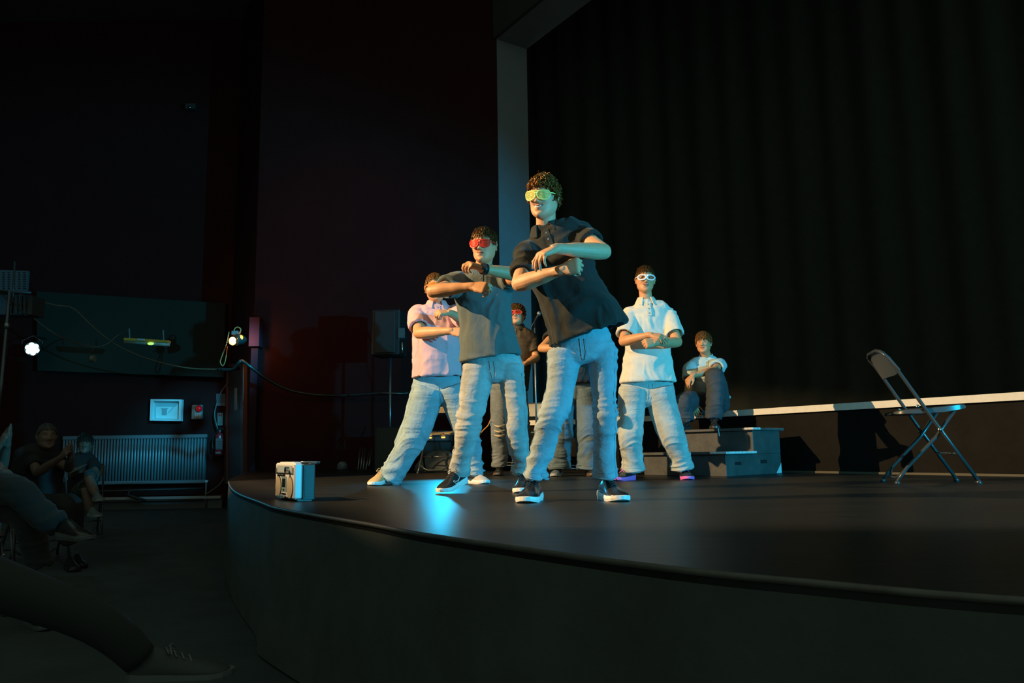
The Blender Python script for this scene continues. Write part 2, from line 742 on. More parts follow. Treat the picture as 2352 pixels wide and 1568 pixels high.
def hair(root, M, style, mats, seed, count=380, length=.05):
    rnd = random.Random(seed)
    mb = MB()
    # cap that follows the scalp
    nu, nv = 60, 40
    idx = {}
    for i in range(nv + 1):
        la = -1.1 + (math.pi / 2 - .02 + 1.1) * i / nv
        for j in range(nu):
            a = 2 * math.pi * j / nu
            d = np.array([[math.cos(la) * math.cos(a), math.cos(la) * math.sin(a), math.sin(la)]])
            p = head_pts(d)[0]
            if hairline(p, style):
                off = .006 + .004 * math.sin(la)
                idx[(i, j)] = len(mb.v)
                n = V(d[0])
                mb.v.append(tuple(M @ (V(p) + n * off)))
    for i in range(nv):
        for j in range(nu):
            q = [(i, j), (i, (j + 1) % nu), (i + 1, (j + 1) % nu), (i + 1, j)]
            if all(k in idx for k in q):
                mb.f.append([idx[k] for k in q])
                mb.mi.append(0)
    n_done = 0
    tries = 0
    ga = math.pi * (3 - math.sqrt(5))
    total = count * 2
    while n_done < count and tries < total * 3:
        k = tries
        tries += 1
        zz = 1 - (k % total) / total * 1.75
        rr = math.sqrt(max(0, 1 - zz * zz))
        a = ga * k + rnd.uniform(-.1, .1)
        d = np.array([[rr * math.cos(a), rr * math.sin(a), zz]])
        p = head_pts(d)[0]
        if not hairline(p, style):
            continue
        n = V(d[0])
        az = abs(math.atan2(p[0], -p[1]))
        top = max(0, n.z)
        crown = V((0.25, .45, .85)).normalized()
        flow = n - crown
        flow = flow - n * flow.dot(n)
        if flow.length < 1e-3:
            flow = V((1, 0, 0))
        flow.normalize()
        if style == 'short':
            flow = (flow + V((rnd.uniform(-.4, .4), rnd.uniform(-.3, .3), 0))).normalized()
            L = length * rnd.uniform(.7, 1.1) * (.45 + .75 * top)
            lift = .010 + .014 * top
            curlr = .001
        elif style in ('curly', 'mullet'):
            flow = (flow + V((rnd.uniform(-.7, .7), rnd.uniform(-.6, .6), rnd.uniform(-.2, .3)))).normalized()
            L = length * rnd.uniform(.75, 1.2) * (.6 + .5 * top)
            if style == 'mullet' and az > 2.2 and p[2] < .02:
                L *= 1.7
                flow = V((0, .2, -1))
            lift = .012 + .018 * top
            curlr = rnd.uniform(.005, .012)
        else:
            flow = (flow + V((rnd.uniform(-.3, .3), rnd.uniform(-.2, .2), 0))).normalized()
            L = length * rnd.uniform(.85, 1.1) * (.75 + .35 * top)
            lift = .012 + .010 * top
            curlr = .002
        ns = 7 if style in ('curly', 'mullet') else 5
        rj = rnd.uniform(.6, 1.35)
        path = []
        rad = []
        ph = rnd.uniform(0, 6.28)
        tw = rnd.choice((-1, 1)) * rnd.uniform(6, 9)
        side = n.cross(flow)
        pos = V(p) + n * .004
        dirv = (flow + n * (.9 if style != 'short' else .55)).normalized()
        for q in range(ns):
            s = q / (ns - 1)
            path.append(M @ (pos + (side * math.cos(ph + tw * s) + n * math.sin(ph + tw * s)) * curlr * min(1, s * 3)))
            rad.append((.0050 if style != 'short' else .0036) * rj * (1 - .75 * s ** 1.5))
            dirv = (dirv + flow * .22 - n * (.30 if q > 0 else 0.1) + V((0, 0, -.10)) * (1 - top)).normalized()
            pos = pos + dirv * L / (ns - 1)
            e = math.sqrt((pos.x / .080) ** 2 + (pos.y / .104) ** 2 + (pos.z / .124) ** 2)
            if e < 1.02:
                pos = pos * (1.02 / e)
        sc = M.to_scale()[0]
        mb.tube(path, [r * sc for r in rad], 4)
        n_done += 1
    o = mb.build('hair', mats, root, True)
    return o


def shutter_glasses(root, M, m, slats=True, lens_mat=None, shape='aviator'):
    def yy(x):
        return -.1095 + 5.2 * x * x

    def outline(s):
        pts = []
        for k in range(28):
            a = 2 * math.pi * k / 28
            c, sn = math.cos(a), math.sin(a)
            if shape == 'aviator':
                x = .0320 * math.copysign(abs(c) ** (.55 if sn > 0 else .8), c)
                z = (.020 if sn > 0 else .029) * math.copysign(abs(sn) ** .75, sn)
                if sn < 0:
                    x = x * (1 - .22 * sn * sn) + .004 * sn * sn
            else:
                x = .033 * math.copysign(abs(c) ** .85, c)
                z = .021 * math.copysign(abs(sn) ** .85, sn)
                if sn < 0 and c < 0:
                    z *= 1 - .25 * c * c
            xx = s * (.037 + x)
            pts.append(V((xx, yy(xx), .010 + z)))
        return pts
    fm = MB()
    r = .0034 if shape == 'aviator' else .0058
    r *= M.to_scale()[0]
    for s in (-1, 1):
        fm.tube([M @ p for p in outline(s)], r, 8, True)
    fm.tube([M @ V((x, yy(x) - .001, .014 + .003 * (1 - (x / .009) ** 2))) for x in (-.010, -.005, 0, .005, .010)], r * 1.1, 8)
    fm.tube([M @ V((x, yy(x), .0295)) for x in (-.022, -.011, 0, .011, .022)], r * .9, 8)
    g = fm.build('glasses', m, root, True)
    for s in (-1, 1):
        t = MB()
        t.tube([M @ V((s * .0685, yy(.0685), .016)), M @ V((s * .078, -.066, .016)), M @ V((s * .081, 0, .014)), M @ V((s * .079, .022, .006))], .0032 * M.to_scale()[0], 7)
        t.build('temple', m, g, True)
        if slats:
            for k in range(8):
                z = .010 - .0225 + .038 * k / 7
                xs = [p for p in outline(s)]
                # extents of the outline at this height
                ex = []
                for i in range(len(xs)):
                    p, q = xs[i], xs[(i + 1) % len(xs)]
                    if (p.z - z) * (q.z - z) <= 0 and abs(p.z - q.z) > 1e-6:
                        ex.append(p.x + (q.x - p.x) * (z - p.z) / (q.z - p.z))
                if len(ex) >= 2:
                    x0, x1 = min(ex), max(ex)
                    b = MB()
                    b.tube([M @ V((x0 + (x1 - x0) * u, yy(x0 + (x1 - x0) * u), z)) for u in (0, .33, .66, 1)], (.0026 if m.name in ('red_plastic', 'orange_plastic') else .0019) * M.to_scale()[0], 5)
                    b.build('slat', m, g)
        if lens_mat:
            l = MB()
            ol = outline(s)
            c = sum(ol, V((0, 0, 0))) / len(ol)
            l.prism([M @ (c + (p - c) * .97) for p in ol], (M.to_3x3() @ V((0, .0015, 0))))
            l.build('lens', lens_mat, g)
    return g


def shoe(root, heel, heading, mats, L=.285, tilt=0.0, label=None, W=1.0, laces=True, high=0.0, logo=None):
    """heel: point on the ground under the back of the heel; heading: direction of the toe (x, y)"""
    upm, solem, lacem = mats[:3]
    h = V((heading[0], heading[1], 0)).normalized()
    s = V((h.y, -h.x, 0))
    up = V((0, 0, 1))
    if tilt:
        # heel raised: rotate about the toe
        R = Matrix.Rotation(math.radians(tilt), 3, s)
        h2 = R @ h
        if h2.z > 0:
            R = Matrix.Rotation(math.radians(-tilt), 3, s)
            h2 = R @ h
        up = R @ up
        toe = V(heel) + h * L
        heel = toe - h2 * L
        h = h2
    heel = V(heel)
    prof = [(0.0, .030, .072), (.04, .035, .092), (.14, .038, .110 + high), (.26, .038, .112 + high), (.36, .039, .098), (.5, .043, .082),
            (.64, .049, .068), (.78, .051, .058), (.9, .043, .047), (.97, .028, .036), (1.0, .012, .026)]
    rings = []
    for t, w, z in prof:
        c = heel + h * (t * L)
        r = []
        zb = .014
        for k in range(16):
            a = 2 * math.pi * k / 16
            cx, cz = math.cos(a), math.sin(a)
            if cz > 0:
                taper = 1 - .35 * cz * cz
                r.append(c + s * (w * W * cx * taper) + up * (zb + .01 + (z - zb - .01) * abs(cz) ** .8))
            else:
                r.append(c + s * (w * W * cx) + up * (zb + .01 * (1 + cz)))
        rings.append(r)
    # orientation: rings around +h should turn s -> up ; s x up = ?
    if s.cross(up).dot(h) < 0:
        rings = [r[::-1] for r in rings]
    up_mb = MB()
    up_mb.rings(rings)
    sh = up_mb.build('shoe', upm, root, True, label=label)
    so = MB()
    pr = [(-.03, .022, .040), (.02, .037, .042), (.12, .042, .039), (.3, .041, .035), (.5, .045, .031), (.66, .053, .029), (.8, .054, .028), (.92, .045, .029), (1.0, .024, .033), (1.03, .006, .030)]
    rings = []
    for t, w, z in pr:
        c = heel + h * (t * L)
        w *= W
        z1 = z
        zb = .012 * max(0, (t - .85) / .17) if t > .85 else 0
        r = [c + s * (-w * .93) + up * zb, c + s * (w * .93) + up * zb, c + s * w + up * (z1 * .5 + zb * .5), c + s * (w * .96) + up * z1, c + s * (-w * .96) + up * z1, c + s * (-w) + up * (z1 * .5 + zb * .5)]
        rings.append(r)
    if s.cross(up).dot(h) < 0:
        rings = [r[::-1] for r in rings]
    so.rings(rings)
    so.build('sole', solem, sh)
    if laces:
        for k in range(4):
            t = .34 + .075 * k
            z = np.interp(t, [p[0] for p in prof], [p[2] for p in prof])
            c = heel + h * (t * L)
            la = MB()
            la.tube([c + s * (-.022) + up * (z - .010), c + up * (z + .003), c + s * .022 + h * .012 + up * (z - .012)], .0028, 6, catmull=True)
            la.build('lace', lacem, sh, True)
        c = heel + h * (.35 * L) + up * .100
        la = MB()
        la.tube([c, c + s * .02 + up * .012 + h * .01, c + s * .038 + h * .02 - up * .01, c + s * .02 + h * .012 - up * .004, c], .0022, 6, catmull=True)
        la.tube([c, c - s * .02 + up * .010 + h * .01, c - s * .038 + h * .022 - up * .01, c - s * .02 + h * .012 - up * .004, c], .0022, 6, catmull=True)
        la.build('lace', lacem, sh, True)
    if logo:
        sgn = logo[0]
        pts = [(.36, .050), (.40, .036), (.47, .034), (.56, .044), (.72, .074), (.60, .052), (.50, .045), (.43, .046), (.40, .054)]
        pts = [(1 - (t - .36) / .36 * .36 - .36 + .0, z) for t, z in pts]
        lo = MB()
        q = []
        for t, z in pts:
            w = np.interp(t, [p[0] for p in prof], [p[1] for p in prof])
            zz = np.interp(t, [p[0] for p in prof], [p[2] for p in prof])
            fz = min(1, max(0, (z - .024) / (zz - .024)))
            tap = 1 - .35 * fz ** 2
            wx = w * W * math.sqrt(max(0.05, 1 - fz ** 2.4)) * tap
            q.append(heel + h * (t * L) + s * sgn * (wx + .004) + up * z)
        lo.tube(q, .0016, 5, True)
        lo.build('logo', logo[1], sh)
    return sh


def person(name, label, foot, spec, group=None):
    root = thing('person', foot, label, 'person', group)
    vox = spec.get('vox', .0045)
    skm = skin_mats(spec.get('skin', 'skin'))
    tor = spec['torso']              # (px, py, Y, width px, depth m) from neck base down
    tk = []
    for px, py, Y, w, dep in tor:
        p = P(px, py, Y)
        tk.append((p, w * mpx(p) / 2, dep / 2))
    tyaw = math.radians(spec.get('yaw', 0))
    side = V((math.cos(tyaw), math.sin(tyaw), 0))
    fwd = V((math.sin(tyaw), -math.cos(tyaw), 0))
    # ---- head matrix
    hd = spec.get('head')
    M = None
    if hd:
        hc = P(*hd['c'])
        M = Matrix.Translation(hc) @ Matrix.Rotation(math.radians(hd.get('yaw', 0)), 4, 'Z') @ Matrix.Rotation(math.radians(hd.get('roll', 0)), 4, 'Y') \
            @ Matrix.Rotation(math.radians(hd.get('pitch', 0)), 4, 'X') @ Matrix.Scale(hd.get('s', 1.0), 4)
    smile = hd.get('smile', 0) if hd else 0
    # ---- body
    b = MB()
    nb = tk[0][0]
    if hd:
        head_rings(b, M, smile)
        sc = hd.get('s', 1.0)
        b.limb([(nb - V((0, 0, .07)), .075, .06), (nb, .060 * sc, .060 * sc), (nb.lerp(M @ V((0, .02, -.06)), .5), .054 * sc, .058 * sc), (M @ V((0, .022, -.055)), .055 * sc, .060 * sc), (M @ V((0, .025, -.02)), .05 * sc, .055 * sc)], side, 20, 4)
    mid = [k[0] for k in tk]
    b.limb([(mid[0] - V((0, 0, .03)), .07, .05)] + [(m_, max(.05, k[1] * .55), max(.04, k[2] * .55)) for m_, k in list(zip(mid, tk))[1:-1]], side, 16, 4)
    asc = spec.get('arm', 1.0)
    for a in spec['arms']:
        S, E, Wp = P(*a['s']), P(*a['e']), P(*a['w'])
        up_d = (E - S)
        lo_d = (Wp - E)
        bend = up_d.normalized().cross(lo_d.normalized())
        if bend.length < .05:
            bend = V((0, 0, 1))
        b.limb([(S, .042 * asc, .042 * asc), (S.lerp(E, .35), .048 * asc, .048 * asc), (S.lerp(E, .75), .042 * asc, .042 * asc), (E, .040 * asc, .042 * asc)], bend, 16, 5, round_end=True)
        k = a.get('k', P(*a['h']))
        b.limb([(E, .039 * asc, .040 * asc), (E.lerp(Wp, .22), .043 * asc, .044 * asc), (E.lerp(Wp, .55), .037 * asc, .036 * asc), (E.lerp(Wp, .85), .028 * asc, .026 * asc), (Wp, .0265 * asc, .0235 * asc), (Wp + lo_d.normalized() * .03, .018 * asc, .015 * asc)], bend, 16, 5)
        hand(b, Wp, k, a['n'], a['t'], a.get('pose', 'relaxed'), a.get('hs', 1.0))
    me = remesh(b, vox, 2)
    body = link_mesh(me, 'body', skm, root)
    if hd:
        org = np.array(ORG[root.name])
        co = get_co(me) + org
        Mi = np.array(M.inverted())
        loc = co @ Mi[:3, :3].T + Mi[:3, 3]
        cen = np.empty(len(me.polygons) * 3, dtype=np.float32)
        me.polygons.foreach_get('center', cen)
        cen = cen.reshape(-1, 3) + org
        lc = cen @ Mi[:3, :3].T + Mi[:3, 3]
        x, y, z = np.abs(lc[:, 0]), lc[:, 1], lc[:, 2]
        front = y < -.06
        wid = .022 + .005 * smile
        zz = z - smile * .010 * (x / .025) ** 2
        mi = np.zeros(len(cen), dtype=np.int32)
        mi[front & (x < wid) & (zz < -.043 + .0) & (zz > -.067 + .012 * (x / wid) ** 2)] = 1
        gap = .0028 + .0034 * smile
        if smile > .6:
            mi[front & (x < wid * 1.05) & (np.abs(zz + .054) < gap * np.sqrt(np.clip(1 - (x / wid / 1.05) ** 2, 0, 1)))] = 2
            mi[front & (x < wid * .72) & (np.abs(zz + .0530) < gap * .62)] = 3
        else:
            mi[front & (x < wid) & (np.abs(zz + .054) < .0024)] = 2
        mi[front & (np.abs(x - .031) < .019) & (np.abs(z - .031 - .004 * np.cos((x - .027) / .012)) < .0042)] = 4
        me.polygons.foreach_set('material_index', mi)
        if hd.get('eyes'):
            for s in (-1, 1):
                e = MB()
                c = V((s * .031, -.0722, .011))
                e.ellipsoid((0, 0, 0), .0115, .0112, .0062, None, 16, 10)
                e.v = [tuple(M @ (c + V(p))) for p in e.v]
                e.cur = 1
                cc = M @ (c + V((0, -.0110, 0)))
                nn = (M.to_3x3() @ V((0, -1, 0))).normalized()
                e.disc(cc, nn, .0052, .002, 14)
                e.build('eye', [mat('eye_white', (.45, .45, .44), .3), mat('iris', (.06, .05, .04), .1)], root, True)
        if hd.get('hair'):
            hs, hm, hseed, hcount, hlen = hd['hair']
            hair(root, M, hs, hm, hseed, hcount, hlen)
        g = hd.get('glasses')
        if g:
            shutter_glasses(root, M, *g)
    # ---- shirt
    sp = spec['shirt']
    sv = sp.get('vox', .0075)
    s = MB()
    s.limb([(tk[0][0] + V((0, 0, .015)), .064, .064)] + tk, side, 28, 6, sp.get('pow', 2.3), hollow=.86, hdepth=.05)
    for a in spec['arms']:
        S, E = P(*a['s']), P(*a['e'])
        cf = a.get('cuff', .68)
        r0, r1 = a.get('sl', (.074, .068))
        C = S.lerp(E, cf)
        inn = S.lerp(nb, .35)
        inn.z = S.z - .02
        s.limb([(inn, r0 * .62, r0 * .7), (S, r0 * .92, r0 * .95), (S.lerp(C, .5), r0 * .98, r0 * .95), (C, r1, r1)], V((0, .2, 1)), 20, 5, hollow=.80, hdepth=.05)
    me = remesh(s, sv, 7)
    co = get_co(me)
    no = get_no(me)
    sd = spec.get('seed', 1)
    A = sp.get('wr', 1.0)
    wp = np.stack([noise3(co * 5, sd + 7), noise3(co * 5 + 9, sd + 8), noise3(co * 5 + 17, sd + 9)], 1) * .25
    q = co + wp
    dsp = noise3(q * np.array([6, 6, 3.5]), sd) * .008 + ridged(q * np.array([10, 10, 3.2]), sd + 1) * .0035 + ridged(q * np.array([5, 5, 13]), sd + 2) * .002
    set_co(me, co + no * (dsp * A)[:, None])
    bv = bvh_of(me)
    shirt = link_mesh(me, sp.get('name', 'polo_shirt'), sp['mat'], root)
    # collar
    if sp.get('collar', True):
        up = (tk[0][0] - tk[min(3, len(tk) - 1)][0]).normalized()
        f2 = (fwd - up * fwd.dot(up)).normalized()
        s2 = up.cross(f2)
        if s2.dot(side) < 0:
            s2 = -s2
        c0 = nb + up * sp.get('cup', .012)
        cl = MB()
        rings = []
        N = 30
        op = sp.get('open', .42)
        rn = sp.get('rn', .068)
        for i in range(N + 1):
            a = op + (2 * math.pi - 2 * op) * i / N
            e = min(i, N - i) / N
            tip = max(0, 1 - e / .16)
            dr = (f2 * math.cos(a) * 1.02 + s2 * math.sin(a))
            back = (1 - math.cos(a)) / 2
            rise = .028 * back
            pr = [(rn * .98, rise - .010), (rn * .98, rise + .014), (rn + .004, rise + .020), (rn + .010, rise + .016),
                  (rn + .036 + .006 * tip, rise * .5 - .026 - .026 * tip), (rn + .032 + .006 * tip, rise * .5 - .030 - .026 * tip), (rn + .006, rise + .006), (rn + .002, rise - .010)]
            rings.append([c0 + dr * r_ + up * h_ for r_, h_ in pr])
        cl.rings(rings)
        cl.build('collar', sp.get('cmat', sp['mat']), shirt, True, wn=50)
        # placket and buttons on the chest
        pl = MB()
        pts = []
        for k in range(7):
            o = c0 - up * (.030 + .020 * k) + f2 * .4 + s2 * .004
            hit = bv.ray_cast(o, -f2, 1.0)
            if hit[0] is not None:
                pts.append(hit[0])
        if len(pts) > 2:
            for a_, b_ in zip(pts[:-1], pts[1:]):
                m_ = (a_ + b_) / 2 + f2 * .002
                ax = (b_ - a_) / 2 * 1.05
                pl.obox(m_, s2 * .016, ax, s2.cross(ax).normalized() * .003)
            pl.build('placket', sp.get('cmat', sp['mat']), shirt)
            for k in (1, 3, 5):
                if k < len(pts):
                    bt = MB()
                    bt.disc(pts[k] + f2 * .006, f2, .0055, .003, 12)
                    bt.build('button', mat('shirt_button', (.25, .25, .24), .3), shirt)
    # ---- jeans
    je = spec.get('jeans')
    if je:
        jm = MB()
        tops = []
        for lg in je['legs']:
            keys = []
            for px, py, Y, w in lg:
                p = P(px, py, Y)
                a_ = w * mpx(p) / 2
                keys.append((p, a_, a_ * 1.08))
            tops.append(keys[0])
            jm.limb(keys, side, 24, 8, 2.1, hollow=.86, hdepth=.03)
        if je.get('pelvis', True):
            w0 = P(*je['waist'][:3])
            wa = je['waist'][3] * mpx(w0) / 2
            c = (tops[0][0] + tops[1][0]) / 2
            ha = (tops[0][0] - tops[1][0]).length / 2 + min(tops[0][1], tops[1][1]) * .92
            hs_ = (tops[1][0] - tops[0][0])
            if hs_.dot(side) < 0:
                hs_ = -hs_
            cr = P(*je['crotch'])
            jm.limb([(w0 + V((0, 0, .05)), wa * .92, .095), (w0, wa, .100), (c, ha, .102), (c.lerp(cr, .7), ha * .72, .092), (cr, ha * .28, .055)], hs_, 24, 5, 2.2)
        me = remesh(jm, je.get('vox', .0065), 8)
        co = get_co(me)
        no = get_no(me)
        # folds gather near knee and ankle
        dsp = np.zeros(len(co))
        wgt = np.zeros(len(co)) + .16
        for lg in je['legs']:
            for idx, amt, rad in ((je.get('knee', 2), 1.3, .17), (len(lg) - 1, 1.9, .20), (0, .8, .16)):
                kp = np.array(P(*lg[idx][:3]))
                dd = np.linalg.norm((co - kp) * np.array([1, 1, 1.0]), axis=1)
                wgt = np.maximum(wgt, amt * np.exp(-(dd / rad) ** 2))
        wp = np.stack([noise3(co * 4, sd + 17), noise3(co * 4 + 9, sd + 18), noise3(co * 4 + 17, sd + 19)], 1) * .10
        q = co + wp
        B = je.get('wr', 1.0)
        dsp = ridged(q * np.array([4, 4, 24]), sd + 3) * .0075 + ridged(q * np.array([7, 7, 36]) + 5, sd + 6) * .0028 + noise3(q * np.array([5, 5, 8]), sd + 4) * .004
        set_co(me, co + no * (dsp * wgt * B)[:, None] + no * (noise3(co * 4, sd + 5) * .0025)[:, None])
        jbv = bvh_of(me)
        jo = link_mesh(me, je.get('name', 'jeans'), je['mat'], root)
        if je.get('detail', True) and je.get('pelvis', True) and sp.get('collar', True):
            hm = je['mat']
            for lg in je['legs']:
                e0, e1 = P(*lg[-2][:3]), P(*lg[-1][:3])
                dd = (e1 - e0).normalized()
                rr_ = lg[-1][3] * mpx(e1) / 2
                for off_, k_ in ((.0, 1.03), (-.030, 1.045)):
                    hmb = MB()
                    ring_ = []
                    xs_ = side - dd * side.dot(dd)
                    xs_.normalize()
                    ys_ = dd.cross(xs_)
                    for i_ in range(28):
                        an = 2 * math.pi * i_ / 28
                        o_ = e1 + dd * off_
                        dr_ = xs_ * math.cos(an) + ys_ * math.sin(an) * 1.08
                        hit = jbv.ray_cast(o_ + dr_ * .25 - dd * .004, -dr_, .3)
                        ring_.append((hit[0] + dr_ * .001) if hit[0] is not None else o_ + dr_ * rr_ * k_)
                    hmb.tube(ring_, .0042 if off_ == 0 else .0016, 6, True)
                    hmb.build('hem' if off_ == 0 else 'hem_stitching', hm, jo, True)
            w1 = P(*je['waist'][:3])
            c1 = P(*je['crotch'])
            line = []
            for i_ in range(9):
                o_ = (w1 - V((0, 0, .02))).lerp(c1 + V((0, 0, .01)), i_ / 8) + fwd * .4
                hit = jbv.ray_cast(o_, -fwd, .6)
                if hit[0] is not None:
                    line.append(hit[0] + fwd * .0005)
            if len(line) > 3:
                fb = MB()
                fb.tube(line, .0028, 6)
                fb.tube([q_ + side * .030 * min(1, (len(line) - i_) / 4) for i_, q_ in enumerate(line)], .0014, 5)
                fb.build('fly_seam', hm, jo, True)
            for li, lg in enumerate(je['legs']):
                seam = []
                cm = (P(*je['legs'][0][0][:3]) + P(*je['legs'][1][0][:3])) / 2
                for i_ in range(len(lg) * 4 - 3):
                    a_, f_ = divmod(i_, 4)
                    b_ = min(a_ + 1, len(lg) - 1)
                    q_ = P(*lg[a_][:3]).lerp(P(*lg[b_][:3]), f_ / 4)
                    sg = 1 if (P(*lg[0][:3]) - cm).dot(side) > 0 else -1
                    dr_ = (side * sg + fwd * .55).normalized()
                    hit = jbv.ray_cast(q_ + dr_ * .3, -dr_, .35)
                    if hit[0] is not None:
                        seam.append(hit[0])
                if len(seam) > 4:
                    sb = MB()
                    sb.tube(seam, .0022, 5, catmull=True, sub=2)
                    sb.build('side_seam', hm, jo, True)
    for sh in spec.get('shoes', []):
        shoe(root, *sh['a'], **sh.get('k', {}))
    return root, M


def G(px, Y, z=STAGE):
    """point of height z at distance Y that shows at column px"""
    u = (px - 1176) / FPX
    dz = z - CAMZ
    v = (dz * (_f.y + _r.y * u) - Y * (_f.z + _r.z * u)) / (Y * _u.z - dz * _u.y)
    d = _f + _r * u + _u * v
    return CAM + d * (Y / d.y)


def cr_curve(pts, sub=8):
    out = []
    K = len(pts)
    pts = [V(p) for p in pts]
    for i in range(K - 1):
        p0, p1, p2, p3 = pts[max(i - 1, 0)], pts[i], pts[i + 1], pts[min(i + 2, K - 1)]
        for s in range(sub):
            t = s / sub
            out.append(0.5 * ((2 * p1) + (p2 - p0) * t + (2 * p0 - 5 * p1 + 4 * p2 - p3) * t * t + (3 * p1 - p0 - 3 * p2 + p3) * t ** 3))
    out.append(pts[-1])
    return out


# ------------------------------------------------------------------ the setting
m_floor = mat('hall_carpet', (.042, .052, .052), .8, var=.25, vscale=3, bump=.2, bscale=150)
m_stage = mat('stage_paint', (.0125, .0135, .0125), .40, var=.35, vscale=2.2, bump=.06, bscale=9, spec=.3, stretch=(.35, 2.2, 1))
m_skirt = mat('skirt_cloth', (.060, .068, .060), .85, var=.2, vscale=4, bump=.1, bscale=30)
m_red = mat('red_wall_paint', (.040, .012, .011), .8, var=.1, vscale=2, bump=.04, bscale=40, spec=.06)
m_dark = mat('dark_wall_paint', (.07, .075, .07), .85, var=.15, vscale=2, bump=.05, bscale=30, spec=.06)
m_black = mat('black_drape', (.034, .037, .033), .95, var=.1, vscale=6, bump=.1, bscale=200, spec=.1)
m_grey = mat('grey_plaster', (.20, .215, .235), .8, var=.06, vscale=3, bump=.05, bscale=30, spec=.1)
m_white = mat('white_edge_paint', (.80, .77, .70), .55, var=.06, vscale=20)
m_wallface = mat('platform_black_paint', (.0085, .0075, .006), .7, var=.3, vscale=5, bump=.06, bscale=20, spec=.12)

b = MB()
b.box((-16, -6, -.05), (9, 16, 0))
structure(b.build('floor', m_floor))

front = [(-4.05, 12.55), (-3.72, 11.0), (-3.30, 9.5), (-2.93, 8.2), (-2.45, 6.85), (-1.88, 5.4), (-1.36, 4.28), (-1.08, 3.72), (-.52, 2.88), (-.25, 2.46), (.27, 1.80), (.55, 1.54), (.87, 1.31), (1.6, .98), (2.7, .66), (4.2, .48), (7.0, .42)]
fc = cr_curve([(x, y, 0) for x, y in front], 6)
top = [V((p.x, p.y, STAGE)) for p in fc]
poly = top + [V((7, 12.6, STAGE))]
b = MB()
b.prism(poly, V((0, 0, -.03)))
structure(b.build('stage_floor', m_stage))
# skirt cloth hanging from the edge, loose at the foot
rings = []
rs = random.Random(3)
for k, zz in enumerate([.672, .60, .45, .30, .18, .09, .04, .012]):
    r = []
    for i, p in enumerate(fc):
        T = (fc[min(i + 1, len(fc) - 1)] - fc[max(i - 1, 0)]).normalized()
        n = V((T.y, -T.x, 0))
        if n.dot(V((-1, -1, 0))) < 0 and p.x < 1:
            n = -n
        if n.y > 0 and p.x >= 1:
            n = -n
        s = i * .55
        w = .012 * math.sin(s * 1.7 + k * .4) * (k / 7) + .02 * math.sin(s * .6 + 1) * (k / 7)
        out = .002 + .010 * (k / 7) ** 2 + w * .6 + (.02 * max(0, math.sin(s * .9)) if k >= 5 else 0)
        r.append(V((p.x, p.y, 0)) + n * out + V((0, 0, zz)))
    rings.append(r)
b = MB()
b.rings(rings, False, False, closed=False)
sk = structure(b.build('stage_skirt', m_skirt, None, True))
b = MB()
b.tube([p + V((0, 0, -.006)) for p in top], .008, 8)
structure(b.build('trim_1', mat('edge_metal', (.10, .09, .08), .5, .1, var=.3, vscale=12), None, True))

# platform of the main stage with a white painted nosing
WD = V((.555, -.832, 0))
WN = V((-.832, -.555, 0))       # towards the thrust stage
PA, PB = V((-.30, 10.42, 0)), V((1.15, 10.15, 0))
PC = PB + WD * 9.2
PT = STAGE + .64
b = MB()
b.prism([V((q.x, q.y, STAGE)) for q in (PA, PB, PC, V((9, 9, 0)), V((4, 14.4, 0)), V((-.30, 14.4, 0)))], V((0, 0, .60)))
structure(b.build('platform_wall', m_wallface))
b = MB()
b.prism([V((q.x, q.y, STAGE + .60)) for q in (PA, PB, PC, V((9, 9, 0)), V((4, 14.4, 0)), V((-.30, 14.4, 0)))], V((0, 0, .036)))
structure(b.build('platform_floor', m_stage))
tk = 0


def nosing(a, c, n, name):
    b = MB()
    o = n * .035
    b.prism([V((a.x, a.y, PT - .062)), V((c.x, c.y, PT - .062)), V((c.x, c.y, PT)), V((a.x, a.y, PT))], o)
    return structure(b.build(name, m_white))


nosing(PA, PB, V((-.17, -.985, 0)), 'trim_2')
t3 = nosing(PB, PB + WD * 9.2, WN, 'trim_3')
b = MB()
b.prism([V((PB.x, PB.y, STAGE)) + WN * .004, V((PC.x, PC.y, STAGE)) + WN * .004, V((PC.x, PC.y, STAGE + .018)) + WN * .004, V((PB.x, PB.y, STAGE + .018)) + WN * .004], WN * .012)
structure(b.build('baseboard_right', mat('base_paint', (.10, .085, .05), .6)))

# proscenium: pale reveal of the jamb and of the lintel
ND = V((.832, .555, 0))
P0 = V((-.18, 12.14, 0))
TOPZ = P(1150, 90, 12.14).z
b = MB()
W_ = .60
j0, j1 = P0, P0 + ND * W_
b.prism([V((j0.x, j0.y, PT - .02)), V((j1.x, j1.y, PT - .02)), V((j1.x, j1.y, TOPZ)), V((j0.x, j0.y, TOPZ))], -WD * .30)
structure(b.build('wall_proscenium_jamb', m_grey))
b = MB()
e0, e1 = j0 + WD * 14, j1 + WD * 14
b.prism([V((j0.x, j0.y, TOPZ)), V((j1.x, j1.y, TOPZ)), V((e1.x, e1.y, TOPZ)), V((e0.x, e0.y, TOPZ))], V((0, 0, .5)))
structure(b.build('wall_proscenium_lintel', m_grey))
b = MB()      # dark front of the proscenium over the opening
b.prism([V((j0.x, j0.y, TOPZ + .002)) + WN * .02, V((e0.x, e0.y, TOPZ + .002)) + WN * .02, V((e0.x, e0.y, TOPZ + 4)) + WN * .02, V((j0.x, j0.y, TOPZ + 4)) + WN * .02], WN * .05)
structure(b.build('wall_proscenium_front', m_dark))
# red wall behind the thrust stage
b = MB()
b.prism([V((-4.2, 12.6, 0)), V((j0.x - .005, j0.y, 0)), V((j0.x - .005, j0.y, 12)), V((-4.2, 12.6, 12))], V((0, .25, 0)))
structure(b.build('wall_back', m_red))
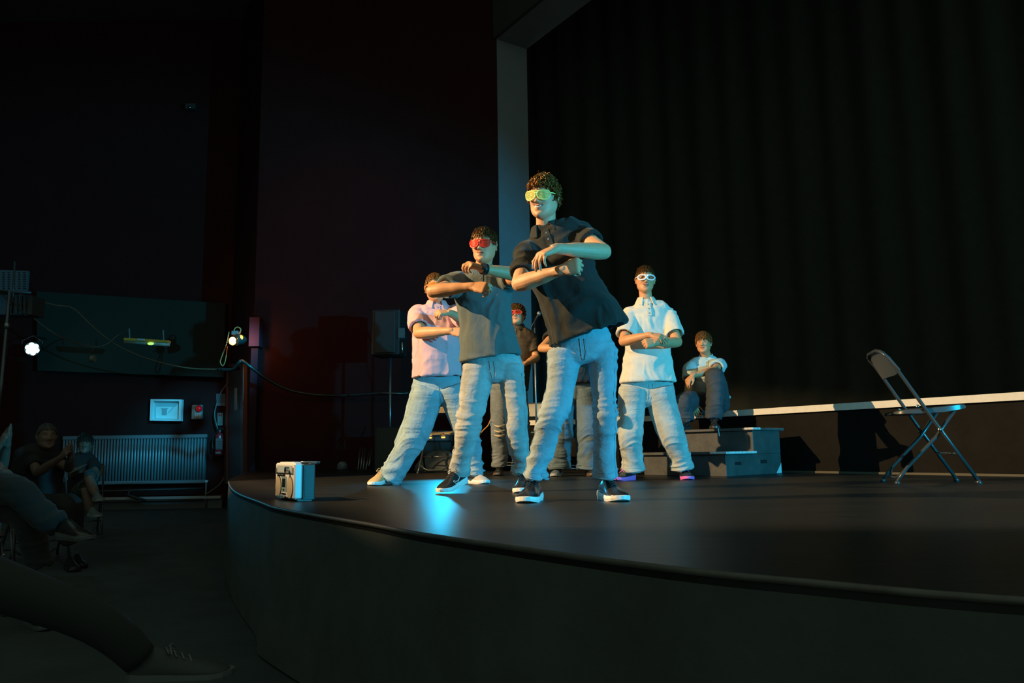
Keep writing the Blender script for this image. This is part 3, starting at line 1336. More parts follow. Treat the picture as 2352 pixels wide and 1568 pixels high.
# black drapes inside the main stage
b = MB()
rings = []
A_, B_ = V((.1, 14.2, 0)), V((8.4, 8.6, 0))
for zz in np.linspace(PT, 9.5, 6):
    r = []
    for i in range(140):
        q = A_.lerp(B_, i / 139)
        n = V((-.56, -.83, 0))
        r.append(q + n * (.05 * math.sin(i * .9) + .03 * math.sin(i * .37 + 1)) + V((0, 0, zz)))
    rings.append(r)
b.rings(rings, False, False, closed=False)
dr = b.build('stage_curtain', m_black, None, True)
tag(dr, 'tall black curtain closing the back of the raised platform', 'curtain')
# hall walls at the left
b = MB()
b.box((-14, 14.5, 0), (-5.25, 14.75, 12))
structure(b.build('wall_left', m_red))
c0, c1 = V((-5.25, 14.5, 0)), V((-4.2, 12.6, 0))
b = MB()
b.prism([c0, c1, c1 + V((0, 0, 12)), c0 + V((0, 0, 12))], V((.25, .12, 0)))
structure(b.build('wall_corner', mat('corner_paint', (.035, .014, .013), .7, var=.1, spec=.08)))
b = MB()
b.box((-15, 8.0, 9.5), (9, 16, 9.8))
structure(b.build('ceiling', m_dark))
b = MB()
b.box((-14.2, -2, 0), (-14, 14.75, 12))
structure(b.build('wall_far_left', m_dark))
# pilaster at the corner
b = MB()
pz = P(582, 800, 12.5).z
pa, pb = X(574, 12.5), X(590, 12.5)
b.box((pa, 12.44, 0), (pb, 12.6, pz))
structure(b.build('trim_4', mat('purple_paint', (.030, .016, .024), .7, spec=.1)))
b = MB()
b.box((pa - .02, 12.38, pz + .02), (pb + .03, 12.6, P(582, 731, 12.5).z))
structure(b.build('trim_5', mat('purple_paint_pale', (.07, .03, .05), .7, spec=.1)))
# bulkhead over the hall wall
b = MB()
b.prism([P(86, 851, 14.3), P(514, 866, 14.3), P(517, 696, 14.3), P(84, 669, 14.3)], V((0, .2, 0)))
structure(b.build('trim_6', mat('bulkhead_paint', (.025, .036, .031), .8, spec=.08)))

# unseen housing with two flaps, added to cut the warm light above and below
ka = math.radians(20)
kd = V((math.cos(ka), math.sin(ka), 0))
ks = V((-kd.y, kd.x, 0))
t = thing('added_lamp_shield', KEY - V((0, 0, .2)), 'unseen black housing with flaps added to cut the warm light', 'stage lamp')
m_lamp = mat('lamp_black', (.015, .015, .015), .6)
b = MB()
kb = (kd * .88 - V((0, 0, .47))).normalized()
b.tube([KEY - kb * .45, KEY - kb * .40, KEY - kb * .03], [.08, .14, .16], 20)
b.build('housing', m_lamp, t, True, wn=40)
for base, slope, s_, hgt in ((-.438, -.105, -1, .5), (-.134, 0, 1, .35)):
    e = KEY + kd * .5
    b = MB()
    q0, q1 = e - ks * .55 + V((0, 0, base - slope * .55)), e + ks * .55 + V((0, 0, base + slope * .55))
    up_ = V((0, 0, s_ * hgt))
    b.prism([q0, q1, q1 + up_, q0 + up_], kd * .006)
    b.build('added_light_flap', m_lamp, t)

# ------------------------------------------------------------------ dancers
hair_brown = [mat('hair_brown', (.10, .036, .009), .30, spec=.9)]
hair_dark = [mat('hair_dark', (.055, .022, .008), .30, spec=.9)]
hair_fair = [mat('hair_fair', (.15, .065, .022), .32, spec=.9)]
for hm_ in (hair_brown, hair_dark, hair_fair):
    hm_[0].node_tree.nodes['Principled BSDF'].inputs['Specular Tint'].default_value = (1.0, .55, .16, 1)
white_sole = mat('white_sole', (.82, .82, .80), .4)
black_shoe = mat('black_shoe_leather', (.02, .02, .02), .25, spec=.6)
black_lace = mat('black_lace', (.02, .02, .02), .6)
grey_lace = mat('grey_lace', (.3, .3, .3), .6)

lime = mat('lime_plastic', (.90, .96, .30), .35)
redp = mat('red_plastic', (.85, .045, .02), .3)
orangep = mat('orange_plastic', (.95, .30, .04), .3)
whitep = mat('white_plastic', (.92, .92, .95), .3)

# A: leading dancer
A, MA = person(
    'person', 'tall curly-haired dancer in black polo shirt and lime slatted glasses, arms stacked', G(1300, 4.0),
    dict(vox=.0033, seed=11, yaw=-14, skin='skin_pale',
         torso=[(1255, 531, 4.0, 64, .12), (1260, 538, 4.0, 112, .16), (1267, 551, 4.0, 156, .20), (1283, 602, 3.99, 160, .24), (1306, 665, 3.98, 154, .25),
                (1334, 722, 3.97, 170, .27), (1351, 768, 3.97, 194, .29)],
         head=dict(c=(1249, 455, 3.93), s=.95, yaw=-24, pitch=11, roll=4, smile=1.0, hair=('mullet', hair_brown, 5, 760, .046),
                   glasses=(lime,)),
         arms=[dict(s=(1216, 570, 3.98), e=(1193, 652, 3.80), w=(1288, 621, 3.62), h=(1318, 612, 3.59), n=(0, -1, .25), t=(0, -.2, 1), pose='fist', cuff=.74, sl=(.066, .063), hs=1.02),
               dict(s=(1330, 540, 4.0), e=(1386, 578, 3.74), w=(1278, 571, 3.58), h=(1247, 583, 3.55), n=(-.2, -.35, 1), t=(0, 1, .2), pose='droop', cuff=.52, sl=(.070, .066), hs=1.02)],
         shirt=dict(mat=cloth('black_pique', (.026, .029, .027)), wr=1.5, vox=.007, rn=.060, open=.5, cup=.016),
         jeans=dict(mat=denim('light_blue_denim', (.30, .38, .44)), waist=(1338, 775, 4.0, 126), crotch=(1345, 836, 4.0), knee=3, wr=1.1,
                    legs=[[(1298, 812, 4.0, 80), (1289, 880, 3.98, 64), (1279, 930, 3.96, 62), (1266, 965, 3.94, 60), (1252, 1010, 3.97, 54), (1240, 1060, 4.0, 50), (1233, 1094, 4.02, 52)],
                          [(1382, 805, 4.0, 70), (1386, 860, 3.98, 62), (1388, 930, 3.96, 53), (1389, 970, 3.95, 50), (1389, 1015, 3.98, 47), (1389, 1060, 4.0, 47), (1389, 1092, 4.02, 50)]]),
         shoes=[dict(a=(G(1231, 4.11), (-.20, -.95), (black_shoe, white_sole, black_lace)), k=dict(L=.295, W=1.12)),
                dict(a=(G(1388, 4.11), (.17, -.95), (black_shoe, white_sole, black_lace)), k=dict(L=.295, W=1.12))]))

# B: dancer with red slatted glasses
B, MB_ = person(
    'person', 'dark-haired dancer in slate grey polo shirt and red slatted glasses, arms crossed high', G(1130, 4.95),
    dict(vox=.004, seed=23, yaw=-8,
         torso=[(1108, 622, 4.95, 62, .13), (1108, 633, 4.95, 100, .16), (1108, 648, 4.95, 128, .20), (1110, 690, 4.94, 124, .24), (1115, 740, 4.93, 122, .25),
                (1121, 785, 4.93, 132, .26), (1126, 824, 4.93, 144, .28)],
         head=dict(c=(1112, 565, 4.88), s=.97, yaw=-16, pitch=8, roll=2, hair=('short', hair_dark, 7, 760, .048), glasses=(redp, True, None, 'aviator')),
         arms=[dict(s=(1056, 652, 4.95), e=(994, 669, 4.60), w=(1084, 658, 4.50), h=(1108, 660, 4.47), n=(.1, -1, .35), t=(0, .1, 1), pose='half', cuff=.55, sl=(.076, .072)),
               dict(s=(1156, 648, 4.95), e=(1197, 632, 4.66), w=(1108, 617, 4.50), h=(1082, 607, 4.46), n=(-.1, -.6, 1), t=(0, .6, .5), pose='half', cuff=.50, sl=(.074, .070))],
         shirt=dict(mat=cloth('slate_pique', (.11, .135, .135)), wr=1.35, vox=.007, rn=.058, open=.45),
         jeans=dict(mat=denim('beige_grey_denim', (.36, .38, .38)), waist=(1130, 826, 4.95, 130), crotch=(1137, 880, 4.95), knee=3, wr=1.25,
                    legs=[[(1100, 846, 4.95, 76), (1092, 890, 4.93, 68), (1084, 935, 4.90, 60), (1076, 970, 4.88, 56), (1070, 1010, 4.9, 50), (1062, 1050, 4.95, 43), (1057, 1088, 4.98, 41)],
                          [(1170, 846, 4.95, 66), (1178, 890, 4.93, 56), (1184, 940, 4.90, 50), (1187, 975, 4.88, 48), (1190, 1015, 4.9, 46), (1196, 1050, 4.95, 42), (1199, 1084, 4.98, 40)]]),
         shoes=[dict(a=(G(1066, 5.03), (-.42, -.80), (black_shoe, white_sole, black_lace)), k=dict(L=.275, tilt=12, logo=(-1, white_sole))),
                dict(a=(G(1201, 5.0), (-.05, -.9), (black_shoe, white_sole, black_lace)), k=dict(L=.28))]))
w = MB()
wa, wb_ = P(1108, 617, 4.50), P(1197, 632, 4.66)
dd = (wb_ - wa).normalized()
wp = wa + dd * .012
w.tube([wp - dd * .016, wp + dd * .016], .0335, 16)
wt = w.build('wristwatch', mat('watch_strap', (.012, .012, .012), .4), B, True)
w = MB()
w.disc(wp + V((0, -.033, .008)), (0, -1, .2), .020, .008, 18)
w.build('watch_face', mat('watch_glass', (.03, .03, .035), .08), wt)

# C: dancer in pink
C, MC = person(
    'person', 'short-haired dancer in pink polo shirt, wide blue jeans and orange glasses', G(985, 6.25),
    dict(vox=.0045, seed=31, yaw=10, arm=1.12,
         torso=[(1003, 702, 6.25, 60, .15), (1003, 711, 6.25, 84, .19), (1003, 724, 6.25, 108, .24), (1003, 760, 6.24, 112, .29), (1002, 800, 6.23, 110, .31),
                (1002, 840, 6.23, 112, .32), (1003, 866, 6.23, 116, .32)],
         head=dict(c=(1000, 662, 6.20), s=1.0, yaw=14, pitch=2, roll=-4, hair=('short', hair_fair, 9, 700, .030), glasses=(orangep, True, None, 'aviator')),
         arms=[dict(s=(962, 722, 6.25), e=(962, 765, 6.02), w=(1034, 760, 5.86), h=(1050, 762, 5.84), n=(.1, -1, .3), t=(0, 0, 1), pose='half', cuff=.72, sl=(.086, .080)),
               dict(s=(1046, 720, 6.25), e=(1078, 740, 6.0), w=(1034, 719, 5.86), h=(1020, 718, 5.84), n=(-.1, -.7, .8), t=(0, .5, .6), pose='half', cuff=.7, sl=(.082, .078))],
         shirt=dict(mat=cloth('pink_pique', (.62, .40, .45)), wr=1.2, vox=.0075, rn=.064, open=.45),
         jeans=dict(mat=denim('blue_denim', (.26, .36, .41)), waist=(1003, 878, 6.25, 108), crotch=(1012, 930, 6.25), knee=3, wr=1.4,
                    legs=[[(985, 892, 6.25, 78), (972, 935, 6.25, 76), (958, 980, 6.24, 68), (945, 1010, 6.24, 64), (926, 1045, 6.25, 56), (908, 1075, 6.25, 52), (893, 1100, 6.25, 50)],
                          [(1032, 892, 6.25, 66), (1050, 935, 6.25, 60), (1066, 985, 6.25, 54), (1076, 1010, 6.25, 50), (1084, 1040, 6.26, 45), (1089, 1065, 6.27, 42), (1090, 1090, 6.27, 42)]]),
         shoes=[dict(a=(G(891, 6.32), (-.27, -.90), (mat('tan_suede', (.55, .36, .17), .8), white_sole, mat('tan_lace', (.5, .36, .2), .7))), k=dict(L=.28, W=1.08, label='tan suede shoe with white sole', tilt=6)),
                dict(a=(G(1084, 6.33), (.42, -.80), (mat('pale_suede', (.45, .45, .45), .7), white_sole, grey_lace)), k=dict(L=.26, label='grey and white shoe'))]))

# D: dancer in cream
D, MD = person(
    'person', 'dancer in cream polo shirt, pale baggy jeans and white rounded glasses', G(1510, 6.45),
    dict(vox=.0045, seed=41, yaw=-2,
         torso=[(1484, 694, 6.45, 50, .13), (1486, 703, 6.45, 78, .16), (1488, 716, 6.45, 104, .20), (1489, 755, 6.44, 104, .24), (1489, 800, 6.43, 104, .25),
                (1488, 840, 6.43, 114, .27), (1489, 878, 6.43, 127, .30)],
         head=dict(c=(1482, 643, 6.41), s=.97, yaw=-4, pitch=5, roll=3, eyes=True, smile=.35, hair=('short', hair_dark, 13, 700, .042),
                   glasses=(whitep, False, mat('clear_lens', (.55, .75, .9), .03, trans=1.0, alpha=.28), 'round')),
         arms=[dict(s=(1448, 724, 6.45), e=(1432, 784, 6.28), w=(1492, 769, 6.10), h=(1512, 772, 6.07), n=(0, -.6, .8), t=(0, .3, .6), pose='relaxed', cuff=.76, sl=(.080, .078)),
               dict(s=(1534, 724, 6.45), e=(1556, 786, 6.28), w=(1506, 787, 6.06), h=(1486, 788, 6.03), n=(0, -1, .3), t=(0, 0, 1), pose='fist', cuff=.74, sl=(.080, .078))],
         shirt=dict(mat=cloth('cream_pique', (.66, .65, .58)), wr=1.2, vox=.0075, rn=.058, open=.5),
         jeans=dict(mat=denim('pale_denim', (.40, .44, .43)), waist=(1487, 878, 6.45, 118), crotch=(1482, 935, 6.45), knee=3, wr=1.0,
                    legs=[[(1455, 892, 6.45, 66), (1450, 935, 6.45, 63), (1448, 980, 6.43, 60), (1448, 1005, 6.42, 56), (1450, 1030, 6.45, 50), (1453, 1055, 6.47, 46), (1456, 1080, 6.48, 46)],
                          [(1512, 892, 6.45, 70), (1522, 935, 6.45, 66), (1536, 980, 6.43, 62), (1544, 1005, 6.42, 58), (1554, 1030, 6.45, 52), (1562, 1052, 6.47, 46), (1566, 1076, 6.48, 48)]]),
         shoes=[dict(a=(G(1452, 6.55), (-.55, -.75), (black_shoe, mat('magenta_sole', (.78, .16, .55), .5), mat('pink_lace', (.7, .2, .5), .6))), k=dict(L=.29, W=1.05)),
                dict(a=(G(1572, 6.60), (-.10, -.92), (black_shoe, mat('magenta_sole', (.78, .16, .55), .5), mat('pink_lace', (.7, .2, .5), .6))), k=dict(L=.29, W=1.05))]))

# E: boy sitting on the edge of the platform
E, ME_ = person(
    'person', 'boy in pale teal polo sitting on the platform edge, arm on raised knee', G(1640, 8.5, PT),
    dict(vox=.005, seed=53, yaw=-12,
         torso=[(1622, 822, 8.42, 48, .13), (1621, 829, 8.42, 66, .16), (1620, 840, 8.42, 80, .20), (1621, 868, 8.46, 82, .24), (1626, 900, 8.52, 82, .25),
                (1632, 920, 8.54, 84, .26), (1637, 931, 8.54, 90, .28)],
         head=dict(c=(1616, 788, 8.32), s=.99, yaw=-24, pitch=3, roll=0, eyes=True, hair=('fringe', hair_fair, 17, 640, .044)),
         arms=[dict(s=(1588, 846, 8.42), e=(1580, 900, 8.30), w=(1591, 930, 8.10), h=(1599, 947, 8.04), n=(-.6, -.7, .2), t=(.4, -.6, 0), pose='relaxed', cuff=.45, sl=(.085, .08)),
               dict(s=(1652, 838, 8.42), e=(1640, 850, 8.12), w=(1592, 862, 7.98), h=(1580, 874, 7.96), n=(-.3, -.4, .9), t=(-.2, -1, -.4), pose='droop', cuff=.55, sl=(.08, .078))],
         shirt=dict(mat=cloth('teal_pique', (.50, .62, .61)), wr=1.2, vox=.008, rn=.058, open=.55),
         jeans=dict(detail=False, mat=denim('black_denim', (.055, .065, .075)), waist=(1636, 918, 8.5, 80), crotch=(1625, 935, 8.40), knee=2, pelvis=True, wr=1.0,
                    legs=[[(1616, 928, 8.46, 48), (1596, 922, 8.22, 46), (1570, 926, 7.98, 44), (1570, 945, 7.98, 40), (1578, 972, 7.96, 36)],
                          [(1650, 926, 8.46, 52), (1648, 897, 8.22, 48), (1642, 868, 8.02, 44), (1643, 905, 8.0, 42), (1639, 945, 7.99, 38), (1638, 960, 7.99, 36)]]),
         shoes=[dict(a=(G(1641, 8.02, STAGE + .43), (-.20, -.85), (black_shoe, mat('black_sole', (.03, .03, .03), .4), black_lace)), k=dict(L=.28)),
                dict(a=(G(1580, 7.98, STAGE + .43), (-.45, -.65), (black_shoe, mat('black_sole', (.03, .03, .03), .4), black_lace)), k=dict(L=.28))]))
w = MB()
a_, b_ = P(1591, 930, 8.10), P(1580, 900, 8.30)
dd = (b_ - a_).normalized()
w.limb([(a_ + dd * .07, .040, .038), (a_ + dd * .03, .036, .034), (a_ - dd * .02, .040, .030), (a_ - dd * .055, .047, .026)], V((1, 0, 0)), 14, 4)
w.build('wrist_brace', mat('black_neoprene', (.02, .022, .024), .7), E, True)

# F: guitarist at the back
F, MF = person(
    'person', 'guitarist with red tinted glasses and dark jacket standing between the two front dancers', G(1168, 8.3),
    dict(vox=.005, seed=61, yaw=-10,
         torso=[(1186, 752, 8.3, 44, .13), (1186, 760, 8.3, 64, .16), (1186, 772, 8.3, 88, .20), (1183, 805, 8.3, 86, .24), (1176, 850, 8.3, 84, .25), (1168, 888, 8.3, 92, .27)],
         head=dict(c=(1188, 724, 8.26), s=.98, yaw=-14, pitch=-4, hair=('fringe', hair_brown, 19, 560, .055),
                   glasses=(mat('red_tint_frame', (.6, .06, .03), .3), False, mat('red_lens', (.9, .05, .02), .05, trans=.7, alpha=.75), 'round')),
         arms=[dict(s=(1150, 778, 8.3), e=(1140, 835, 8.25), w=(1170, 850, 8.08), h=(1182, 852, 8.04), n=(0, -1, .2), t=(0, 0, 1), pose='half', cuff=.6),
               dict(s=(1218, 778, 8.3), e=(1232, 822, 8.22), w=(1206, 835, 8.06), h=(1194, 838, 8.02), n=(0, -1, .3), t=(0, 0, 1), pose='half', cuff=.72)],
         shirt=dict(mat=mat('brown_black_jacket', (.06, .045, .03), .7, var=.3, vscale=9, bump=.2, bscale=30), wr=1.2, vox=.008, name='jacket'),
         jeans=dict(mat=denim('grey_denim', (.17, .20, .22)), waist=(1166, 890, 8.3, 84), crotch=(1170, 925, 8.3), knee=3, wr=1.2,
                    legs=[[(1150, 900, 8.3, 46), (1147, 930, 8.3, 42), (1147, 960, 8.28, 40), (1147, 985, 8.28, 38), (1147, 1015, 8.3, 35), (1148, 1045, 8.32, 33), (1148, 1070, 8.33, 33)],
                          [(1188, 900, 8.3, 44), (1194, 930, 8.3, 40), (1197, 960, 8.28, 38), (1199, 985, 8.28, 36), (1201, 1015, 8.3, 34), (1202, 1045, 8.32, 32), (1202, 1068, 8.33, 32)]]),
         shoes=[dict(a=(G(1148, 8.40), (-.05, -.9), (black_shoe, mat('brown_sole', (.12, .08, .05), .5), black_lace)), k=dict(L=.28)),
                dict(a=(G(1203, 8.40), (.2, -.9), (black_shoe, mat('brown_sole', (.12, .08, .05), .5), black_lace)), k=dict(L=.28))]))
# torn knee of the guitarist
for kk, yy in ((0, 978), (1, 990), (2, 1000)):
    w = MB()
    c = P(1147, yy, 8.17)
    w.limb([(c + V((-.055, .02, .008)), .003, .006), (c + V((0, -.012, -.006)), .004, .010), (c + V((.055, .02, .012)), .003, .006)], V((0, 1, 0)), 8, 4)
    w.build('knee_tear', mat('frayed_denim', (.5, .42, .3), .9), F)

# H: dancer hidden behind the leading dancer
H, MH = person(
    'person', 'dancer in black shirt mostly hidden behind the leading dancer, only elbow and jeans showing', G(1318, 7.7),
    dict(vox=.006, seed=71, yaw=5,
         torso=[(1318, 742, 7.7, 46, .13), (1318, 750, 7.7, 66, .16), (1318, 762, 7.7, 92, .20), (1318, 795, 7.7, 90, .24), (1318, 840, 7.7, 88, .25), (1318, 882, 7.7, 98, .27)],
         head=dict(c=(1322, 706, 7.66), s=.97, yaw=-5, hair=('short', hair_dark, 29, 250, .04)),
         arms=[dict(s=(1277, 768, 7.7), e=(1244, 800, 7.50), w=(1296, 800, 7.36), h=(1312, 800, 7.34), n=(0, -1, .2), t=(0, 0, 1), pose='fist', cuff=.45, sl=(.085, .082)),
               dict(s=(1358, 768, 7.7), e=(1378, 815, 7.52), w=(1334, 812, 7.36), h=(1318, 812, 7.34), n=(0, -1, .2), t=(0, 0, 1), pose='fist', cuff=.6)],
         shirt=dict(mat=mat('black_cotton', (.022, .022, .022), .9), wr=1.2, vox=.008),
         jeans=dict(mat=denim('mid_blue_denim', (.12, .17, .20)), waist=(1318, 884, 7.7, 92), crotch=(1318, 922, 7.7), knee=3, wr=1.2,
                    legs=[[(1297, 895, 7.7, 52), (1292, 930, 7.7, 54), (1288, 970, 7.68, 56), (1287, 1000, 7.68, 56), (1285, 1030, 7.7, 54), (1284, 1055, 7.7, 52), (1284, 1076, 7.7, 52)],
                          [(1341, 895, 7.7, 52), (1346, 930, 7.7, 54), (1350, 970, 7.68, 56), (1351, 1000, 7.68, 56), (1351, 1030, 7.7, 56), (1351, 1055, 7.7, 54), (1350, 1078, 7.7, 54)]]),
         shoes=[dict(a=(G(1284, 7.78), (-.2, -.9), (mat('navy_shoe', (.10, .14, .18), .5), mat('grey_sole', (.35, .38, .4), .5), grey_lace)), k=dict(L=.27)),
                dict(a=(G(1352, 7.78), (.1, -.9), (black_shoe, mat('brown_sole', (.12, .08, .05), .5), black_lace)), k=dict(L=.27))]))

# ------------------------------------------------------------------ step unit
SU, SV = V((.68, -.73, 0)).normalized(), V((.73, .68, 0)).normalized()
SF = V((1.86, 6.95, STAGE))
t = thing('wooden_steps', SF - SU * .45 + SV * .4, 'black wooden step unit with two treads against the platform wall', 'steps')
m_step = mat('step_paint', (.055, .058, .056), .5, var=.3, vscale=7, bump=.1, bscale=25)
m_tread = mat('tread_paint', (.075, .080, .080), .42, var=.3, vscale=9)
m_worn = mat('worn_white_edge', (.62, .62, .60), .6, var=.35, vscale=25)
m_slot = mat('slot_dark', (.004, .004, .004), .9)
UP = V((0, 0, 1))


def sbox(u0, u1, v0, v1, z0, z1, m, name, parent, bev=.004):
    c = SF - SU * ((u0 + u1) / 2) + SV * ((v0 + v1) / 2) + UP * ((z0 + z1) / 2)
    b_ = MB()
    b_.obox(c, SU * ((u1 - u0) / 2), SV * ((v1 - v0) / 2), UP * ((z1 - z0) / 2), bev)
    return b_.build(name, m, parent)


sbox(0, .90, 0, .96, 0, .190, m_step, 'lower_box', t)
sbox(0, .90, .47, .96, .190, .405, m_step, 'upper_box', t)
tl = sbox(-.03, .95, -.035, .47, .190, .215, m_tread, 'tread', t)
tu = sbox(-.03, .95, .43, 1.0, .405, .430, m_tread, 'tread', t)
sbox(-.034, .14, -.039, .47, .196, .2165, m_worn, 'worn_edge', tl)
sbox(-.034, .06, .426, .56, .411, .4315, m_worn, 'worn_edge', tu)
sbox(-.003, .01, .14, .25, .095, .125, m_slot, 'hand_hole', t)
sbox(-.003, .01, .58, .70, .10, .135, m_slot, 'hand_hole', t)
b = MB()
q = SF + SU * .004 + SV * .95
b.prism([q + UP * .004, q - SV * .10 + UP * .004, q + UP * .10], SU * .002)
b.build('tape_corner', mat('pale_tape', (.5, .55, .55), .6), t)
b = MB()
q = SF - SU * .33 + SV * .424
b.tube([q + UP * .432, q + UP * .43 - SV * .004, q + UP * .36 - SV * .004 + SU * .01], .004, 6)
b.build('tape_strip', mat('pale_tape', (.5, .55, .55), .6), t)


# ------------------------------------------------------------------ folding chairs
def folding_chair(origin, fw, label, frame_m, shell_m, group, scale=1.0, name='folding_chair'):
    """origin: floor point under the middle of the chair; fw: the way it faces"""
    fw = V((fw[0], fw[1], 0)).normalized()
    wv = V((-fw.y, fw.x, 0))
    r = thing(name, origin, label, 'chair', group)
    O = V(origin) - fw * .31 * scale

    def q(s, w, z):
        s = .62 - (.62 - s) * (.87 - .08 * min(1, max(0, z - .1) / .4))
        return O + (fw * s + wv * w + UP * z) * scale
    W = .215
    rt = .0115 * scale
    # long tube: front feet, back uprights and the bow over the backrest
    b = MB()
    path = [q(.62, -W, .015), q(.35, -W, .385), q(.09, -W, .735), q(.03, -W, .815), q(-.02, -W * .85, .862), q(-.035, -W * .5, .878), q(-.035, W * .5, .878), q(-.02, W * .85, .862), q(.03, W, .815), q(.09, W, .735), q(.35, W, .385), q(.62, W, .015)]
    b.tube(path, rt, 10)
    b.build('back_frame', frame_m, r, True)
    # rear legs joined by a low bow
    for s in (-1, 1):
        b = MB()
        w = s * (W - .03)
        b.tube([q(.50, w, .465), q(.36, w, .30), q(.155, w, .105), q(.125, w, .07), q(.075, w * 1.05, .012)], rt, 10)
        b.build('rear_leg', frame_m, r, True)
        b = MB()
        b.tube([q(.075, w * 1.05, .0), q(.085, w * 1.05, .022)], rt * 1.35, 10)
        b.build('foot_cap', frame_m, r, True)
        b = MB()
        b.tube([q(.62 + .006, s * W, .0), q(.62 - .012, s * W, .024)], rt * 1.35, 10)
        b.build('foot_cap', frame_m, r, True)
        b = MB()
        b.disc(q(.375, s * (W + .008), .345), wv, .013 * scale, .014 * scale, 12)
        b.build('pivot_bolt', mat('bright_bolt', (.5, .5, .5), .25, 1.0), r, True)
        b = MB()
        b.disc(q(.215, s * (W + .010), .495), wv, .011 * scale, .010 * scale, 12)
        b.build('seat_bolt', mat('bright_bolt', (.5, .5, .5), .25, 1.0), r, True)
    b = MB()
    b.tube([q(.155, -(W - .03), .105), q(.12, -.12, .055), q(.11, -.08, .04), q(.11, .08, .04), q(.12, .12, .055), q(.155, W - .03, .105)], rt * .8, 8)
    b.build('rear_bow', frame_m, r, True)
    b = MB()
    b.tube([q(.49, -W, .193), q(.49, W, .193)], rt * .7, 8)
    b.build('stretcher', frame_m, r, True)
    # seat shell, slightly dished, with a turned down rim
    b = MB()
    rings = []
    for i, (s, z, h, ww) in enumerate([(s_ + .035, z_, h_, w_) for s_, z_, h_, w_ in ((.03, .462, .006, .12), (.04, .468, .018, .17), (.10, .478, .026, .20), (.22, .482, .032, .207), (.38, .492, .036, .205), (.50, .503, .032, .20), (.55, .503, .026, .17), (.572, .496, .010, .13))]):
        rings.append([q(s, -ww, z - h), q(s, -ww, z - .004), q(s, -ww * .94, z + .002), q(s, -ww * .5, z - .008), q(s, 0, z - .011), q(s, ww * .5, z - .008), q(s, ww * .94, z + .002), q(s, ww, z - .004), q(s, ww, z - h), q(s, 0, z - h + .002)])
    b.rings([x[::-1] for x in rings])
    b.build('seat', shell_m, r, True, wn=50)
    # backrest shell wrapped around the uprights
    b = MB()
    rings = []
    for i in range(13):
        a = -1 + 2 * i / 12
        w = a * (W + .016)
        cv = .020 * (1 - a * a)
        e = .028 * max(0, abs(a) - .8) / .2
        rings.append([q(.092 - cv + e * .2, w, .705 + e), q(.104 - cv + e * .2, w, .705 + e), q(.060 - cv * .8, w, .79), q(.008 - cv * .4, w, .866 - e), q(-.012 - cv * .4, w, .872 - e), q(.040 - cv * .8, w, .79)])
    b.rings(rings)
    b.build('backrest', shell_m, r, True, wn=50)
    return r


dark_tube = mat('black_chair_tube', (.05, .06, .065), .3, .3, coat=.6)
dark_shell = mat('black_chair_shell', (.06, .07, .075), .35)
beige_shell = mat('beige_chair_shell', (.42, .33, .20), .45)
fch = V((.976, -.217, 0))
ff = G(2250, 4.98)
folding_chair(ff - fch * .31 + V((.217, .976, 0)) * .215, fch, 'black folding chair standing alone in front of the platform wall', dark_tube, dark_shell, 'folding chairs on the stage')
folding_chair(G(1226, 9.65), (-.25, -.97), 'folding chair with beige back behind the microphone stand', dark_tube, beige_shell, 'folding chairs on the stage', .95)
folding_chair(G(1004, 9.4), (.12, .99), 'folding chair with beige back seen under the pink dancer, lit amplifier behind it', dark_tube, beige_shell, 'folding chairs on the stage', 1.0)

# ------------------------------------------------------------------ boombox
BW, BD = V((.52, -.854, 0)).normalized(), V((.854, .52, 0)).normalized()
BO = G(631.5, 4.52) + UP * 0
t = thing('boombox', BO + BW * .19 + BD * .06, 'silver portable cassette radio standing near the curved stage edge', 'radio')
m_sil = mat('silver_plastic', (.58, .57, .56), .35, .1)
m_dgrey = mat('dark_radio_plastic', (.018, .026, .027), .5)
m_grille = mat('tan_speaker_grille', (.42, .34, .22), .5, .2, bump=.15, bscale=500)
m_ring = mat('black_ring', (.012, .012, .012), .4)
m_chrome = mat('chrome', (.85, .85, .85), .15, 1.0)
m_glassdark = mat('dark_window', (.01, .012, .014), .08)


def bb(u, v, z):
    return BO + BW * u + BD * v + UP * z


def bbox(u0, u1, v0, v1, z0, z1, m, name, parent, bev=.003, label=None):
    b_ = MB()
    b_.obox(bb((u0 + u1) / 2, (v0 + v1) / 2, (z0 + z1) / 2), BW * ((u1 - u0) / 2), BD * ((v1 - v0) / 2), UP * ((z1 - z0) / 2), bev)
    return b_.build(name, m, parent, label=label)


fs = bbox(0, .375, 0, .045, .012, .202, m_sil, 'front_shell', t, .008)
bbox(.004, .372, .0455, .115, .004, .196, m_dgrey, 'rear_shell', t, .006)
rsu = .3725
for k in range(17):
    bbox(rsu, rsu + .003, .058, .100, .018 + k * .0092, .0225 + k * .0092, mat('vent_teal', (.035, .05, .05), .5), 'vent_slat', t, 0)
bbox(.05, .33, .01, .05, .200, .207, m_sil, 'top_plate', t, .003)
for u in (.072, .302):
    b = MB()
    b.disc(bb(u, .001, .072), BD, .060, .006, 32)
    sp_ = b.build('speaker', m_ring, t, True, wn=40)
    b = MB()
    b.disc(bb(u, .0, .072), BD, .055, .008, 32)
    b.build('speaker_grille', m_grille, sp_, True, wn=40)
bbox(.04, .335, -.003, .01, .150, .188, mat('tuner_glass', (.30, .36, .40), .12), 'tuner_dial', t, .002)
bbox(.03, .345, -.005, .01, .143, .149, m_chrome, 'chrome_strip', t, .001)
bbox(.14, .235, -.003, .01, .045, .130, mat('cassette_teal', (.20, .30, .33), .3), 'cassette_door', t, .003)
bbox(.158, .218, -.005, .01, .070, .118, m_glassdark, 'cassette_window', t, .002)
bbox(.175, .200, -.0055, .01, .053, .062, m_glassdark, 'counter', t, .001)
bbox(.14, .235, -.004, .01, .030, .040, m_chrome, 'key_bar', t, .001)
